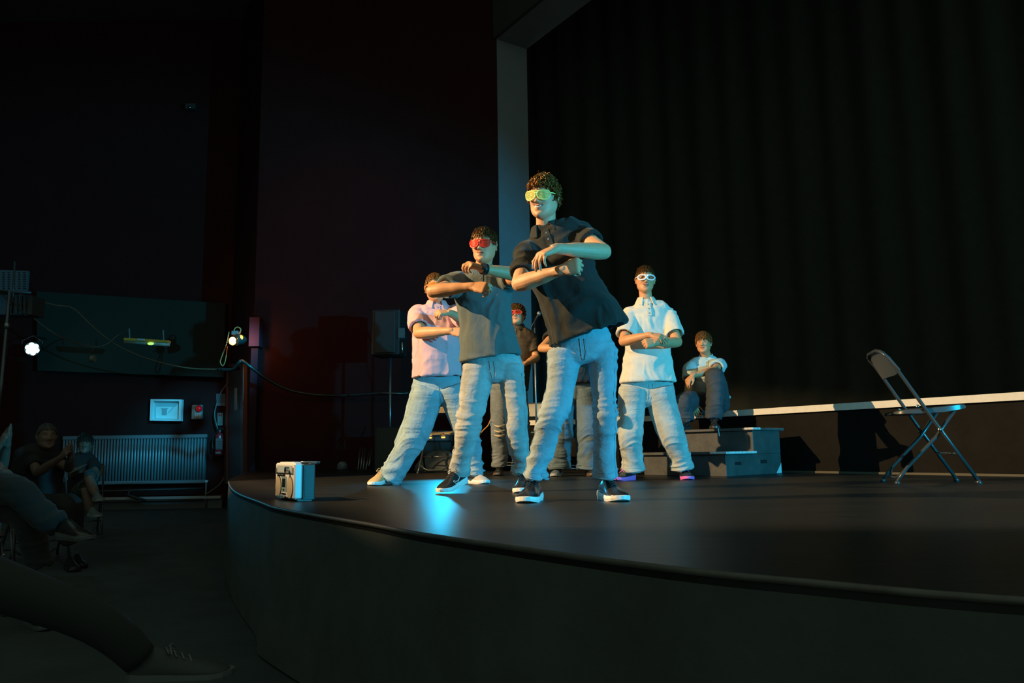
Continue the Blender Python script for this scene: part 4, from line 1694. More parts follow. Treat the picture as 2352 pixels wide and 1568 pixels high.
for k in range(5):
    bbox(.128 + k * .024, .148 + k * .024, -.022, .004, .014, .028, m_chrome, 'cassette_key', t, .003)
for k in range(4):
    b = MB()
    b.disc(bb(.09 + k * .035, -.006, .136), BD, .006, .014, 12)
    b.build('button', m_ring, t, True)
b = MB()
b.disc(bb(.285, -.012, .165), BD, .017, .026, 20)
b.build('tuning_knob', mat('knob_chrome', (.5, .52, .55), .12, 1.0), t, True, wn=40)
bbox(.02, .04, -.002, .01, .140, .175, m_ring, 'slider', t, .001)
bbox(.345, .36, -.002, .01, .138, .178, m_ring, 'slider', t, .001)
b = MB()
b.tube([bb(.02, .10, .193), bb(.02, .135, .200), bb(.03, .142, .203), bb(.345, .142, .203), bb(.355, .135, .200), bb(.362, .08, .192)], .006, 8)
b.build('carry_handle', mat('black_plastic', (.02, .02, .02), .4), t, True)
b = MB()
b.tube([bb(.10, .06, .206), bb(.34, .07, .206)], .003, 8)
b.build('aerial', m_chrome, t, True)
for u in (.03, .34):
    bbox(u, u + .03, .02, .10, 0, .013, m_ring, 'foot', t, .002)

# ------------------------------------------------------------------ back of the stage: speaker, stands, amplifier
m_blk = mat('black_gear', (.022, .024, .024), .45)
t = thing('loudspeaker', P(895, 822, 11.0), 'black loudspeaker on a pole stand beside the pink dancer', 'speaker')
b = MB()
c = P(895, 767, 11.2)
b.obox(c, V((.205, -.03, 0)), V((.03, .19, 0)), UP * .335, .02)
b.build('cabinet', m_blk, t)
b = MB()
b.obox(c + V((-.035, -.2, 0)), V((.15, -.02, 0)), V((.002, .012, 0)), UP * .30, .008)
b.build('front_grille', mat('grille_grey', (.03, .035, .035), .6), t)
b = MB()
b.obox(P(922, 765, 10.98), V((.05, 0, 0)), V((0, .03, 0)), UP * .075, .01)
b.build('control_panel', mat('panel_teal', (.08, .12, .13), .3), t)
b = MB()
b.tube([P(924, 780, 10.95), P(924, 818, 10.95)], .012, 8)
b.build('side_handle', m_chrome, t, True)
t = thing('speaker_stand', G(895, 11.2), 'thin black speaker stand with pole rising from the low cabinet', 'stand')
b = MB()
pt = P(895, 822, 11.2)
b.tube([G(895, 11.2) + UP * .04, V((G(895, 11.2).x, 11.2, pt.z))], .017, 10)
b.build('pole', mat('stand_metal', (.25, .27, .28), .3, .8), t, True)
for a in (0.4, 2.5, 4.6):
    b = MB()
    g0 = G(895, 11.2)
    b.tube([g0 + UP * .55, g0 + V((.45 * math.cos(a), .45 * math.sin(a), .015))], .012, 8)
    b.build('leg', mat('stand_metal', (.25, .27, .28), .3, .8), t, True)
b = MB()
b.tube([P(870, 903, 11.1), P(935, 904, 11.1)], .006, 6)
b.build('cross_bar', mat('stand_metal', (.25, .27, .28), .3, .8), t, True)

t = thing('bass_cabinet', G(905, 10.35), 'low black bass cabinet behind the pink dancer', 'speaker')
b = MB()
g0 = G(905, 10.35)
b.box((g0.x - .23, 10.15, STAGE + .01), (g0.x + .23, 10.55, STAGE + .58), None, .015)
b.build('cabinet', m_blk, t)
b = MB()
b.box((g0.x - .20, 10.135, STAGE + .04), (g0.x + .20, 10.15, STAGE + .55), None, .004)
b.build('grille_cloth', mat('grille_grey', (.03, .035, .035), .6), t)

t = thing('amplifier', G(1004, 10.6), 'rack amplifier with four glowing amber level lights under the folding chair', 'amplifier')
c = P(1006, 1001, 10.5)
b = MB()
b.obox(c + V((0, .2, 0)), V((.19, 0, 0)), V((0, .18, 0)), UP * .075, .008)
b.build('case', m_blk, t)
b = MB()
b.obox(c + V((0, .012, 0)), V((.175, 0, 0)), V((0, .006, 0)), UP * .06, .003)
b.build('front_panel', mat('amp_panel', (.05, .08, .09), .35), t)
amber = mat('amber_lamp', (.9, .35, .05), .4, emit=(1.0, .30, .04), estr=3.2)
for px_, py_ in ((987, 998), (1018, 997), (987, 1005), (1018, 1004)):
    b = MB()
    p = P(px_, py_, 10.49)
    b.obox(p, V((.026, 0, 0)), V((0, .005, 0)), UP * .010, .004)
    b.build('level_light', amber, t)
for px_ in (997, 1003, 1009):
    b = MB()
    b.disc(P(px_, 1001, 10.49), (0, 1, 0), .008, .02, 10)
    b.build('knob', m_ring, t, True)
b = MB()
c2 = G(1004, 10.6)
b.box((c2.x - .2, 10.42, STAGE + .005), (c2.x + .2, 10.8, c.z - .076), None, .01)
b.build('rack_case', m_blk, t)

t = MB()
c = G(1012, 9.95)
rings = []
for k, (z, r_) in enumerate([(0, .26), (.03, .29), (.09, .28), (.14, .24), (.16, .17), (.22, .15), (.25, .10), (.26, .03)]):
    rings.append([c + V((r_ * math.cos(a) * 1.15, r_ * .6 * math.sin(a), z + .01 * math.sin(3 * a + k))) for a in [2 * math.pi * i / 20 for i in range(20)]])
t.rings(rings)
tag(t.build('cloth_bag', mat('grey_bag_cloth', (.16, .17, .17), .9, var=.2, vscale=12, bump=.3, bscale=30), None, True), 'slumped grey cloth bag on the floor under the folding chair', 'bag')

# microphone stand
t = thing('microphone_stand', G(1234, 9.0), 'microphone on a slim upright stand behind the leading dancer', 'microphone stand')
g0 = G(1234, 9.0)
m_st = mat('stand_metal', (.25, .27, .28), .3, .8)
b = MB()
b.tube([g0 + UP * .03, V((g0.x, 9.0, P(1234, 745, 9.0).z))], .011, 8)
b.build('pole', m_st, t, True)
b = MB()
b.disc(g0 + UP * .016, (0, 0, 1), .13, .03, 24)
b.build('base', m_blk, t, True, wn=40)
b = MB()
b.tube([V((g0.x, 9.0, P(1234, 752, 9.0).z)), P(1229, 735, 8.95), P(1237, 722, 8.85)], .012, 8)
mi_ = b.build('microphone', m_blk, t, True)
b = MB()
b.ellipsoid(P(1238, 720, 8.84), .026, .026, .03, None, 14, 9)
b.build('microphone_head', mat('mic_mesh', (.20, .21, .21), .4, .8), mi_, True)
b = MB()
b.tube([P(1227, 738, 8.96), P(1218, 760, 8.98), P(1219, 800, 8.98), P(1228, 850, 9.0), P(1233, 880, 9.0)], .005, 6, catmull=True)
b.build('microphone_cable', m_ring, t, True)
# low table board with small mixer seen between the dancers
t = thing('small_mixer', V((.33, 10.46, PT)), 'small black mixing desk lying on the white platform edge', 'mixer')
b = MB()
b.obox(V((.36, 10.62, PT + .035)), V((.16, 0, 0)), V((0, .10, .015)), UP * .022, .006)
b.build('case', m_blk, t)
for k in range(4):
    b = MB()
    b.disc(V((.26 + k * .06, 10.56, PT + .065)), (0, 0, 1), .014, .02, 10)
    b.build('knob', mat('knob_grey', (.3, .3, .3), .4), t, True)
# hat / folded music stands leaning on the wall at the left of the stage
rr = random.Random(4)
for k in range(5):
    b = MB()
    x0 = 822 + k * 6
    b.tube([G(x0, 11.9), P(x0 + 7 + rr.uniform(-2, 2), 1030 + rr.uniform(-4, 8), 12.15)], .011, 7)
    o = b.build('folded_stand_bar', m_st, None, True)
    tag(o, ['first', 'second', 'third', 'fourth', 'fifth'][k] + ' thin metal bar from the left in the fan leaning on the back wall', 'metal bar', 'metal bars leaning on the back wall')
b = MB()
c = G(786, 11.8)
rings = []
for k, (z, r_) in enumerate([(0, .05), (.02, .07), (.08, .065), (.12, .05), (.13, .02)]):
    rings.append([c + V((r_ * math.cos(a) * (1 + .2 * math.sin(2 * a + k)), r_ * math.sin(a), z)) for a in [2 * math.pi * i / 14 for i in range(14)]])
b.rings(rings)
tag(b.build('plastic_bag', mat('crumpled_plastic', (.14, .17, .18), .25, bump=.4, bscale=40), None, True), 'small crumpled plastic bag on the floor by the back wall', 'bag')
# guitar seen behind the grey dancer: just its dark body and orange lead
b = MB()
b.tube([P(1131, 950, 9.6), P(1122, 975, 9.6), P(1108, 990, 9.6), P(1098, 1010, 9.7), G(1092, 9.8) + UP * .01], .007, 6, catmull=True)
tag(b.build('orange_cable', mat('orange_cable', (.75, .22, .03), .5), None, True), 'thin orange cable hanging behind the guitarist in ripped jeans', 'cable')

# ------------------------------------------------------------------ hall wall at the left
YW = 14.48


def wp_(px, py, dy=0):
    return P(px, py, YW - dy)


t = thing('radiator', V((wp_(360, 1112).x, YW, wp_(360, 1112).z)), 'long ribbed grey radiator on the hall wall under the glowing picture', 'radiator')
m_rad = mat('radiator_metal', (.20, .215, .23), .38, .3)
x0, x1 = wp_(150, 1000).x, wp_(477, 1000).x
z0, z1 = wp_(400, 1110).z, wp_(400, 998).z
n = 48
for k in range(n):
    xa = x0 + (x1 - x0) * k / n
    w_ = (x1 - x0) / n
    b = MB()
    b.tube([V((xa + w_ * .5, YW - .07, z0 + .04)), V((xa + w_ * .5, YW - .07, z1 - .06))], w_ * .36, 8)
    b.build('rib', m_rad, t, True)
b = MB()
b.box((x0, YW - .10, z1 - .07), (x1 + .02, YW - .02, z1), None, .012)
b.build('top_rail', m_rad, t)
b = MB()
b.box((x0, YW - .10, z0), (x1 + .01, YW - .02, z0 + .06), None, .012)
b.build('bottom_rail', m_rad, t)
b = MB()
b.box((x0, YW - .045, z0 + .03), (x1, YW - .02, z1 - .03))
b.build('back_panel', mat('radiator_back', (.08, .09, .10), .6), t)
b = MB()
b.tube([V((x1 + .03, YW - .06, z0 + .03)), V((x1 + .03, YW - .06, z0 - .45))], .016, 8)
b.build('valve_pipe', m_rad, t, True)
b = MB()
b.tube([V((x1, YW - .06, z0 + .03)), V((x1 + .06, YW - .06, z0 + .03))], .026, 10)
b.build('valve', mat('valve_pale', (.6, .62, .62), .3), t, True)
# skirting ledge and pipes
b = MB()
zl = wp_(350, 1140).z
b.box((-14, YW - .10, zl - .05), (-5.3, YW + .02, zl), None, .008)
structure(b.build('baseboard_left', mat('ledge_paint', (.42, .44, .45), .5)))
b = MB()
b.box((-14, YW - .02, 0), (-5.3, YW + .02, zl - .05))
structure(b.build('trim_7', mat('low_panel', (.10, .11, .115), .6)))
t = thing('wall_pipe', V((wp_(420, 1155).x, YW - .12, .2)), 'dark pipe running along the foot of the hall wall', 'pipe')
b = MB()
b.tube([V((-10, YW - .16, .30)), V((-5.6, YW - .16, .36))], .022, 8)
b.tube([V((-10, YW - .16, .14)), V((-5.6, YW - .16, .16))], .022, 8)
b.build('pipe_run', m_blk, t, True)
b = MB()
b.tube([V((-6.9, YW - .16, .34)), V((-6.95, YW - .16, .26)), V((-6.6, YW - .16, .15))], .028, 8)
b.build('pipe_joint', m_blk, t, True)

# framed picture of a column
t = thing('framed_picture', wp_(385, 941), 'white box-framed picture of a pot lit up on the hall wall', 'picture')
cs = [wp_(349, 966), wp_(420, 967), wp_(422, 918), wp_(351, 917)]
c = sum(cs, V((0, 0, 0))) / 4
m_fr = mat('white_frame', (.85, .86, .86), .5)
m_pap = mat('picture_paper', (.80, .83, .83), .7, var=.05, vscale=3)
for i in range(4):
    a_, b_ = cs[i], cs[(i + 1) % 4]
    a2, b2 = a_ + (c - a_).normalized() * .055, b_ + (c - b_).normalized() * .055
    b = MB()
    b.prism([a_, b_, b2, a2], V((0, -.09, 0)))
    b.build('frame_side', m_fr, t)
b = MB()
b.prism([a_ + (c - a_) * .1 for a_ in cs], V((0, -.015, 0)))
bk = b.build('back_board', mat('board_teal', (.40, .52, .55), .7), t)
b = MB()
b.prism([wp_(358, 961, .02), wp_(412, 962, .02), wp_(412, 934, .02), wp_(358, 934, .02)], V((0, -.006, 0)))
b.build('print', m_pap, t)
b = MB()
b.prism([wp_(372, 953, .03), wp_(383, 953, .03), wp_(384, 940, .03), wp_(387, 937, .03), wp_(370, 937, .03), wp_(372, 940, .03)], V((0, -.003, 0)))
pot = b.build('printed_pot', mat('pot_ink', (.36, .42, .44), .7), t)
b = MB()
b.tube([wp_(386, 948, .032), wp_(393, 942, .032), wp_(399, 934, .032)], .005, 5)
b.build('printed_line', mat('pot_ink', (.36, .42, .44), .7), t)
b = MB()
b.prism([wp_(404, 934, .02), wp_(412, 934, .02), wp_(418, 924, .02), wp_(412, 924, .02)], V((0, -.004, 0)))
b.build('fold', m_pap, t)

# alarm beacon
t = thing('alarm_unit', wp_(455, 945), 'pale alarm box with a red round lamp beside the picture', 'alarm')
cs = [wp_(443, 963), wp_(467, 963), wp_(467, 930), wp_(443, 930)]
b = MB()
p0, p1 = cs[0], cs[2]
b.box((p0.x, YW - .08, p0.z), (p1.x, YW, p1.z), None, .012)
b.build('case', mat('alarm_grey', (.40, .45, .46), .4), t)
b = MB()
b.ellipsoid(wp_(457, 938, .10), .055, .05, .055, None, 18, 12)
b.build('red_lamp', mat('red_lamp_glass', (.55, .01, .02), .1, emit=(1, .01, .03), estr=.12), t, True)
b = MB()
b.disc(wp_(457, 938, .085), (0, 1, 0), .065, .02, 22)
b.build('lamp_bezel', m_ring, t, True, wn=40)
for px_ in (449, 454, 459):
    b = MB()
    b.tube([wp_(px_, 949, .09), wp_(px_, 961, .09)], .014, 8)
    b.build('sounder_fin', mat('alarm_white', (.8, .82, .8), .3), t, True)

# wiring and notices on the corner wall
cw0, cw1 = V((-5.25, 14.5, 0)), V((-4.2, 12.6, 0))
cn = V((-.875, -.484, 0))


def cwall(px, py, off=.0):
    """point of the corner wall seen at a pixel"""
    d = _f + _r * ((px - 1176) / FPX) + _u * ((784 - py) / FPX)
    k = (cw0 - CAM).dot(cn) / d.dot(cn)
    return CAM + d * k + cn * off


def cpanel(px0, py0, px1, py1, m, name, parent, th=.01, off=0.0):
    b_ = MB()
    b_.prism([cwall(px0, py1, off), cwall(px1, py1, off), cwall(px1, py0, off), cwall(px0, py0, off)], cn * th)
    return b_.build(name, m, parent)


def hpanel(px0, py0, px1, py1, m, name, parent, th=.01, off=0.0):
    b_ = MB()
    b_.prism([wp_(px0, py1, off), wp_(px1, py1, off), wp_(px1, py0, off), wp_(px0, py0, off)], V((0, -th, 0)))
    return b_.build(name, m, parent)


m_note = mat('notice_blue', (.09, .14, .17), .5, var=.2, vscale=20)
m_notew = mat('notice_white', (.2, .22, .22), .6)
t = thing('blue_notice', wp_(507, 917), 'blue notice sheet above the extinguisher sign', 'notice')
hpanel(497, 904, 518, 932, m_note, 'sheet', t)
hpanel(499, 925, 517, 931, m_notew, 'white_band', t, .004, .01)
t = thing('extinguisher_sign', wp_(505, 962), 'narrow pale sign with a small red pictogram above the fire extinguisher', 'sign')
hpanel(500, 948, 512, 977, mat('sign_cream', (.17, .18, .15), .6), 'plate', t)
hpanel(502, 950, 506, 956, mat('sign_red', (.35, .03, .03), .5), 'pictogram', t, .003, .01)
hpanel(507, 950, 510, 956, mat('sign_red', (.35, .03, .03), .5), 'pictogram', t, .003, .01)
for k in range(5):
    hpanel(502, 960 + k * 3, 510, 961 + k * 3, mat('sign_ink', (.12, .13, .12), .7), 'text_line', t, .002, .01)
t = thing('fire_extinguisher', wp_(503, 1040), 'red fire extinguisher hanging on the wall by the corner door', 'extinguisher')
pz0, pz1 = wp_(503, 1046, .12), wp_(503, 994, .12)
ra = .075
b = MB()
cx = pz0.x
b.tube([V((cx, YW - .12, pz0.z)), V((cx, YW - .12, pz0.z + .02)), V((cx, YW - .12, pz1.z - .06)), V((cx, YW - .12, pz1.z - .02)), V((cx, YW - .12, pz1.z + .01))], [ra * .8, ra, ra, ra * .75, ra * .3], 18)
b.build('cylinder', mat('extinguisher_red', (.30, .015, .02), .3), t, True)
b = MB()
b.tube([V((cx, YW - .12, pz1.z + .01)), V((cx, YW - .12, pz1.z + .05))], .022, 10)
b.build('valve', m_st, t, True)
b = MB()
b.obox(V((cx + .02, YW - .12, pz1.z + .07)), V((.06, 0, .01)), V((0, .012, 0)), UP * .012, .003)
b.build('lever', m_ring, t)
b = MB()
b.tube([V((cx, YW - .12, pz1.z + .03)), V((cx - .11, YW - .12, pz1.z - .05)), V((cx - .12, YW - .12, pz1.z - .25)), V((cx - .09, YW - .14, pz0.z + .12))], .012, 7, catmull=True)
b.build('hose', m_ring, t, True)
hpanel(496, 1006, 511, 1032, mat('ext_label', (.13, .10, .095), .5), 'label', t, .006, .196)
for k in range(5):
    hpanel(498, 1012 + k * 4, 509, 1013.5 + k * 4, mat('ext_ink', (.10, .05, .05), .6), 'text_line', t, .003, .203)
hpanel(495, 1037, 507, 1042, mat('ext_band', (.2, .23, .24), .5), 'band', t, .006, .196)
# loose cables by the extinguisher
b = MB()
b.tube([wp_(523, 880, .1), wp_(508, 900, .12), wp_(497, 930, .12), wp_(493, 955, .12), wp_(500, 985, .1)], .012, 6, catmull=True)
tag(b.build('grey_cable', mat('grey_cable', (.12, .15, .15), .5), None, True), 'grey cable looping down in front of the blue notice', 'cable')
b = MB()
b.tube([wp_(519, 1060, .05), wp_(519, 1085, .1), wp_(508, 1108, .12), wp_(488, 1125, .12), wp_(470, 1136, .15)], .014, 6, catmull=True)
tag(b.build('hanging_cable', mat('grey_cable', (.12, .15, .15), .5), None, True), 'grey cable curving down the wall below the fire extinguisher', 'cable')

# corner door
d_ = structure(thing('door_1', cwall(548, 1000), 'x', 'x'))
del d_['label'], d_['category']
m_door = mat('door_brown', (.07, .03, .025), .45)
dl = cpanel(529, 850, 562, 1108, m_door, 'door_leaf', d_, .04)
cpanel(546, 893, 560, 940, mat('door_glass', (.05, .10, .12), .1), 'door_glass', d_, .045)
cpanel(545, 891, 549, 942, mat('door_glass_edge', (.25, .38, .42), .3), 'glass_bead', d_, .055)
cpanel(563.4, 888, 564.6, 940, mat('door_glass_edge', (.25, .38, .42), .3), 'edge_strip', d_, .05)
cpanel(524, 842, 529, 1110, mat('door_frame_red', (.10, .04, .035), .4), 'door_frame', d_, .07)
cpanel(562, 842, 568, 1110, mat('door_frame_red', (.10, .04, .035), .4), 'door_frame', d_, .07)
cpanel(524, 836, 568, 843, mat('door_frame_red', (.10, .04, .035), .4), 'door_frame', d_, .07)

# orange floodlight on the corner
t = thing('floodlight', P(546, 800, 12.0), 'small lit floodlight with orange glow fixed high in the corner', 'lamp')
fd = (V((-1, -.8, -.1))).normalized()
c = P(543, 780, 12.0)
b = MB()
b.tube([c, c - fd * .10, c - fd * .15], [.095, .075, .03], 16)
b.build('housing', m_blk, t, True, wn=40)
b = MB()
b.ellipsoid(P(534, 783, 11.9), .055, .055, .065, None, 16, 10)
b.build('bulb', mat('lamp_yellow_glow', (1, .8, .3), .3, emit=(1.0, .66, .16), estr=2.6), t, True)
b = MB()
b.ellipsoid(P(552, 777, 12.0), .05, .05, .055, None, 16, 10)
b.build('orange_lens', mat('orange_lens', (.9, .35, .03), .3, emit=(1.0, .24, .02), estr=1.6), t, True)
b = MB()
b.tube([P(541, 766, 12.1), P(538, 757, 12.1), P(545, 751, 12.1), P(553, 756, 12.1), P(550, 766, 12.1)], .010, 6, catmull=True)
b.build('loop_cable', mat('orange_cable_dim', (.35, .12, .03), .5), t, True)
b = MB()
b.obox(P(541, 765, 12.1), V((.05, 0, 0)), V((0, .05, 0)), UP * .035, .008)
b.build('bracket', m_st, t)
for px_, py_ in ((520.5, 787), (531, 792), (542, 783)):
    b = MB()
    b.ellipsoid(P(px_, py_, 11.88), .012, .012, .012, None, 8, 6)
    b.build('screw', m_chrome, t, True)
b = MB()
b.tube([P(526, 762, 12.1), P(520, 790, 12.1), P(509, 820, 12.1), P(506, 832, 12.1), P(512, 840, 12.1), P(518, 826, 12.1), P(522, 795, 12.1)], .008, 6, catmull=True)
b.build('hanging_lead', mat('orange_cable_dim', (.35, .12, .03), .5), t, True)
lp = bpy.data.lights.new('floodlight_bulb', 'POINT')
lp.color = (1, .33, .04)
lp.energy = 5
lp.shadow_soft_size = .06
lo = bpy.data.objects.new('floodlight_bulb', lp)
lo.location = P(560, 781, 12.15)
COL.objects.link(lo)

# emergency strip light on chains
t = thing('strip_light', P(338, 790, 12.0), 'yellow strip light hanging from two chains, green lamp glowing', 'lamp')
a_, b_ = P(287, 781, 12.0), P(390, 787, 12.0)
ax = (b_ - a_) / 2
c = (a_ + b_) / 2
b = MB()
b.obox(c + UP * .012, ax, V((0, .05, 0)), UP * .022, .008)
b.build('housing', mat('strip_yellow', (.55, .27, .03), .5), t)
b = MB()
b.tube([a_ - UP * .025, b_ - UP * .025], .030, 10)
b.build('diffuser', mat('strip_diffuser', (.30, .36, .30), .25), t, True)
b = MB()
b.ellipsoid(P(346, 789, 11.95), .05, .03, .022, None, 12, 8)
b.build('green_lamp', mat('green_lamp', (.5, .8, .3), .3, emit=(.45, .9, .15), estr=1.1), t, True)
hp = MB()
hp.obox(P(324, 779.5, 11.94), ax.normalized() * .06, V((0, .006, 0)), UP * .014, .002)
hp.build('maker_plate', mat('plate_grey', (.4, .42, .4), .5), t)
for px_, yb in ((298, 776), (376, 780)):
    p0 = P(px_, yb, 12.0)
    top_ = P(px_ - 1, yb - 22, 12.0)
    nl = 9
    for k in range(nl):
        b = MB()
        cc = p0.lerp(top_, (k + .5) / nl)
        pth = [cc + (V((1, 0, 0)) if k % 2 else V((0, 1, 0))) * (.008 * math.cos(a)) + UP * (.014 * math.sin(a)) for a in [2 * math.pi * i / 10 for i in range(10)]]
        b.tube(pth, .0028, 5, True)
        b.build('chain_link', m_st, t)

# LED can at far left, bracketed to the bulkhead
YP = 13.9
KP = YP / 10.8 * .84
t = thing('par_can', P(74, 802, YP), 'cyan stage lamp with seven bright lenses fixed high at the far left', 'stage lamp')
c = P(74, 801, YP)
aim = (CAM + V((1.5, 1.0, .3)) - c).normalized()
sx = aim.cross(UP).normalized()
sy = sx.cross(aim)
b = MB()
b.tube([c - aim * .22, c - aim * .17, c + aim * .005], [.07 * KP, .105 * KP, .112 * KP], 22)
b.build('housing', m_lamp, t, True, wn=40)
led = mat('cyan_led', (.8, 1, 1), .3, emit=(.50, 1.0, 1.0), estr=22.0)
for k in range(7):
    off_ = V((0, 0, 0)) if k == 6 else (sx * math.cos(k * math.pi / 3 + .3) + sy * math.sin(k * math.pi / 3 + .3)) * .066 * KP
    b = MB()
    b.disc(c + off_ + aim * .012, aim, .037 * KP, .012, 16)
    b.build('lens', led, t, True)
b = MB()
b.tube([c + sx * .15 * KP - aim * .06, c + sx * .15 * KP + UP * .14, c + UP * .24, c - sx * .15 * KP + UP * .14, c - sx * .15 * KP - aim * .06], .009, 7)
b.tube([c + UP * .24, V((c.x, 14.40, c.z + .24))], .014, 7)
b.build('yoke', m_lamp, t, True)

# lighting pole and truss bar at the far left
t = thing('lighting_pole', P(2, 1000, 8.0), 'slim metal lighting pole at the left edge of the hall', 'pole')
b = MB()
b.tube([P(-12, 1000, 8.0), P(3, 880, 8.0), P(23, 668, 8.0)], .020, 10)
b.build('tube', mat('pole_metal', (.10, .11, .13), .3, .7), t, True)
b = MB()
b.tube([P(15, 754, 8.0), P(16.5, 742, 8.0)], .028, 10)
b.build('collar', m_st, t, True)
b = MB()
b.tube([P(-20, 668, 8.0), P(72, 672, 8.0)], .014, 8)
b.build('cross_bar', m_blk, t, True)
for k, (xa, ya, xb, yb) in enumerate([(-2, 668, 28, 700), (28, 690, 60, 726), (34, 600, 28, 720), (46, 676, 42, 710)]):
    b = MB()
    b.tube([P(xa, ya, 8.0), P(xb, yb, 8.0)], .010, 6)
    b.build('brace', m_blk, t, True)
# pale perforated panels behind the pole
t = thing('perforated_panel', P(30, 664, 9.0), 'pale perforated panel standing above the cross bar at far left', 'panel')
b = MB()
b.prism([P(-40, 668, 9.0), P(60, 668, 9.0), P(64, 622, 9.0), P(-40, 618, 9.0)], V((0, .04, 0)))
b.build('sheet', mat('panel_pale', (.045, .058, .065), .6), t)
for col_ in (8, 20, 32, 44, 56):
    for k in range(8):
        b = MB()
        px_ = col_ + (k % 2) * 0.6
        b.obox(P(px_, 626 + k * 5.2, 8.995), V((.010 if col_ < 50 else .016, 0, 0)), V((0, .004, 0)), UP * .006)
        b.build('slot', m_slot, t)
t = thing('pale_case', P(30, 722, 9.2), 'pale equipment case hanging under the cross bar at far left', 'case')
b = MB()
b.prism([P(-40, 722, 9.2), P(73, 722, 9.2), P(75, 678, 9.2), P(-40, 676, 9.2)], V((0, .25, 0)))
b.build('body', mat('case_blue', (.035, .048, .055), .6), t)
for px_ in (36, 46, 56):
    b = MB()
    b.prism([P(px_, 720, 9.19), P(px_ + 5, 720, 9.19), P(px_ + 5, 679, 9.19), P(px_, 679, 9.19)], V((0, -.02, 0)))
    b.build('strap', m_blk, t)

# cable bundle along the walls
b = MB()
b.tube([P(45, 676, 11.5), P(85, 690, 11.6), P(130, 701, 11.7), P(168, 708, 11.8), P(210, 747, 11.9), P(260, 787, 12.0), P(316, 815, 12.1), P(380, 835, 12.2), P(440, 846, 12.3), P(500, 848, 12.3)], .012, 7, catmull=True)
tag(b.build('orange_lead', mat('orange_cable_dim2', (.09, .04, .015), .5), None, True), 'long orange lead sagging across the hall wall at left', 'cable')
b = MB()
b.tube([P(70, 724, 11.5), P(110, 755, 11.6), P(160, 783, 11.7), P(215, 796, 11.8), P(245, 790, 11.9), P(270, 770, 12), P(297, 757, 12)], .009, 6, catmull=True)
tag(b.build('thin_lead', mat('orange_cable_dim2', (.09, .04, .015), .5), None, True), 'thin lead dipping towards the strip light chain', 'cable')
b = MB()
b.tube([P(500, 848, 12.3), P(535, 848, 12.2), P(548, 834, 12.1), P(556, 829, 12.1), P(575, 842, 12.1), P(610, 868, 12.2), P(660, 894, 12.3), P(720, 906, 12.35), P(790, 908, 12.3), P(870, 903, 12.2), P(940, 902, 12.2)], .026, 8, catmull=True)
tag(b.build('cable_bundle', mat('black_cable', (.016, .018, .016), .35), None, True), 'thick black cable bundle strung from the corner door along the back wall', 'cable')
t = thing('hanging_socket', P(212, 832, 11.8), 'round pale socket hanging on a cable loop below the orange lead', 'socket')
b = MB()
b.tube([P(209, 823, 11.8), P(218, 823, 11.8)], .05, 16)
b.build('body', mat('socket_grey', (.17, .21, .22), .5), t, True, wn=40)
b = MB()
b.tube([P(219, 796, 11.8), P(206, 812, 11.8), P(205, 828, 11.8), P(211, 832, 11.8)], .006, 6, catmull=True)
b.build('loop', mat('orange_cable_dim2', (.09, .04, .015), .5), t, True)
# small fitting high on the wall
t = thing('wall_fitting', P(439, 246, 14.3), 'tiny dark box with a lens high on the hall wall', 'sensor')
b = MB()
b.obox(P(439, 246, 14.4), V((.10, 0, 0)), V((0, .06, 0)), UP * .055, .01)
b.build('case', mat('fitting_grey', (.035, .04, .036), .5), t)
b = MB()
b.disc(P(436, 246, 14.32), (0, 1, 0), .025, .02, 12)
b.build('lens', m_chrome, t, True)

# ------------------------------------------------------------------ audience in the dark hall
def seat(px, Y, fw, zseat, label, name='audience_chair'):
    folding_chair(G(px, Y, 0), fw, label, dark_tube, dark_shell, 'audience chairs', 1.0, name)


aud_sh = mat('cotton_shade_painted', (.012, .012, .012), .9)  # spectator clothes coloured near black in place of missing light
shaded_hair = [mat('white_hair_shade_painted', (.07, .07, .07), .5)]  # white hair darkened in colour to paint the shade it sits in
blk_hair = [mat('hair_black', (.02, .018, .016), .5)]
# clapping person with pale hair
cpx = 100
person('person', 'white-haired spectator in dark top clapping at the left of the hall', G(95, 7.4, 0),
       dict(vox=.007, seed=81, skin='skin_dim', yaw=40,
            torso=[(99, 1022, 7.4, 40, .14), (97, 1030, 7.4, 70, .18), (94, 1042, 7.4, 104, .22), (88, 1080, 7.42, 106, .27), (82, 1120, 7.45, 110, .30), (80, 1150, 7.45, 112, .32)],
            head=dict(c=(107, 1003, 7.36), s=1.02, yaw=45, pitch=0, hair=('short', shaded_hair, 33, 200, .03)),
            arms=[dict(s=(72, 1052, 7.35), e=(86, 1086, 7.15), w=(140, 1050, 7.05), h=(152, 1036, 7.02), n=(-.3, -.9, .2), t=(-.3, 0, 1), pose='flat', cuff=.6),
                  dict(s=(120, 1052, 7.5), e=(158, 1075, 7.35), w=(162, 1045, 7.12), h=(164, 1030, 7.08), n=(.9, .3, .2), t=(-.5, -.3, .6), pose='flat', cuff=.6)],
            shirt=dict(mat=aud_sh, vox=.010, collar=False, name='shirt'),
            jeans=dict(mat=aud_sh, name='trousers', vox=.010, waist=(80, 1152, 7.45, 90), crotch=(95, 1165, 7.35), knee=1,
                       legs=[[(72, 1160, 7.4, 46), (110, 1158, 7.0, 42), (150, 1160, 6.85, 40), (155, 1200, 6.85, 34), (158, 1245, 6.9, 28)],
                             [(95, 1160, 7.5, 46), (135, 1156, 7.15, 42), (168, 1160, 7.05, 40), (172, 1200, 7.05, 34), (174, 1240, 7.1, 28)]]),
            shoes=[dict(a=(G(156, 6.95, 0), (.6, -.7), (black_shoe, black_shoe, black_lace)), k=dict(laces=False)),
                   dict(a=(G(173, 7.15, 0), (.6, -.7), (black_shoe, black_shoe, black_lace)), k=dict(laces=False))]))
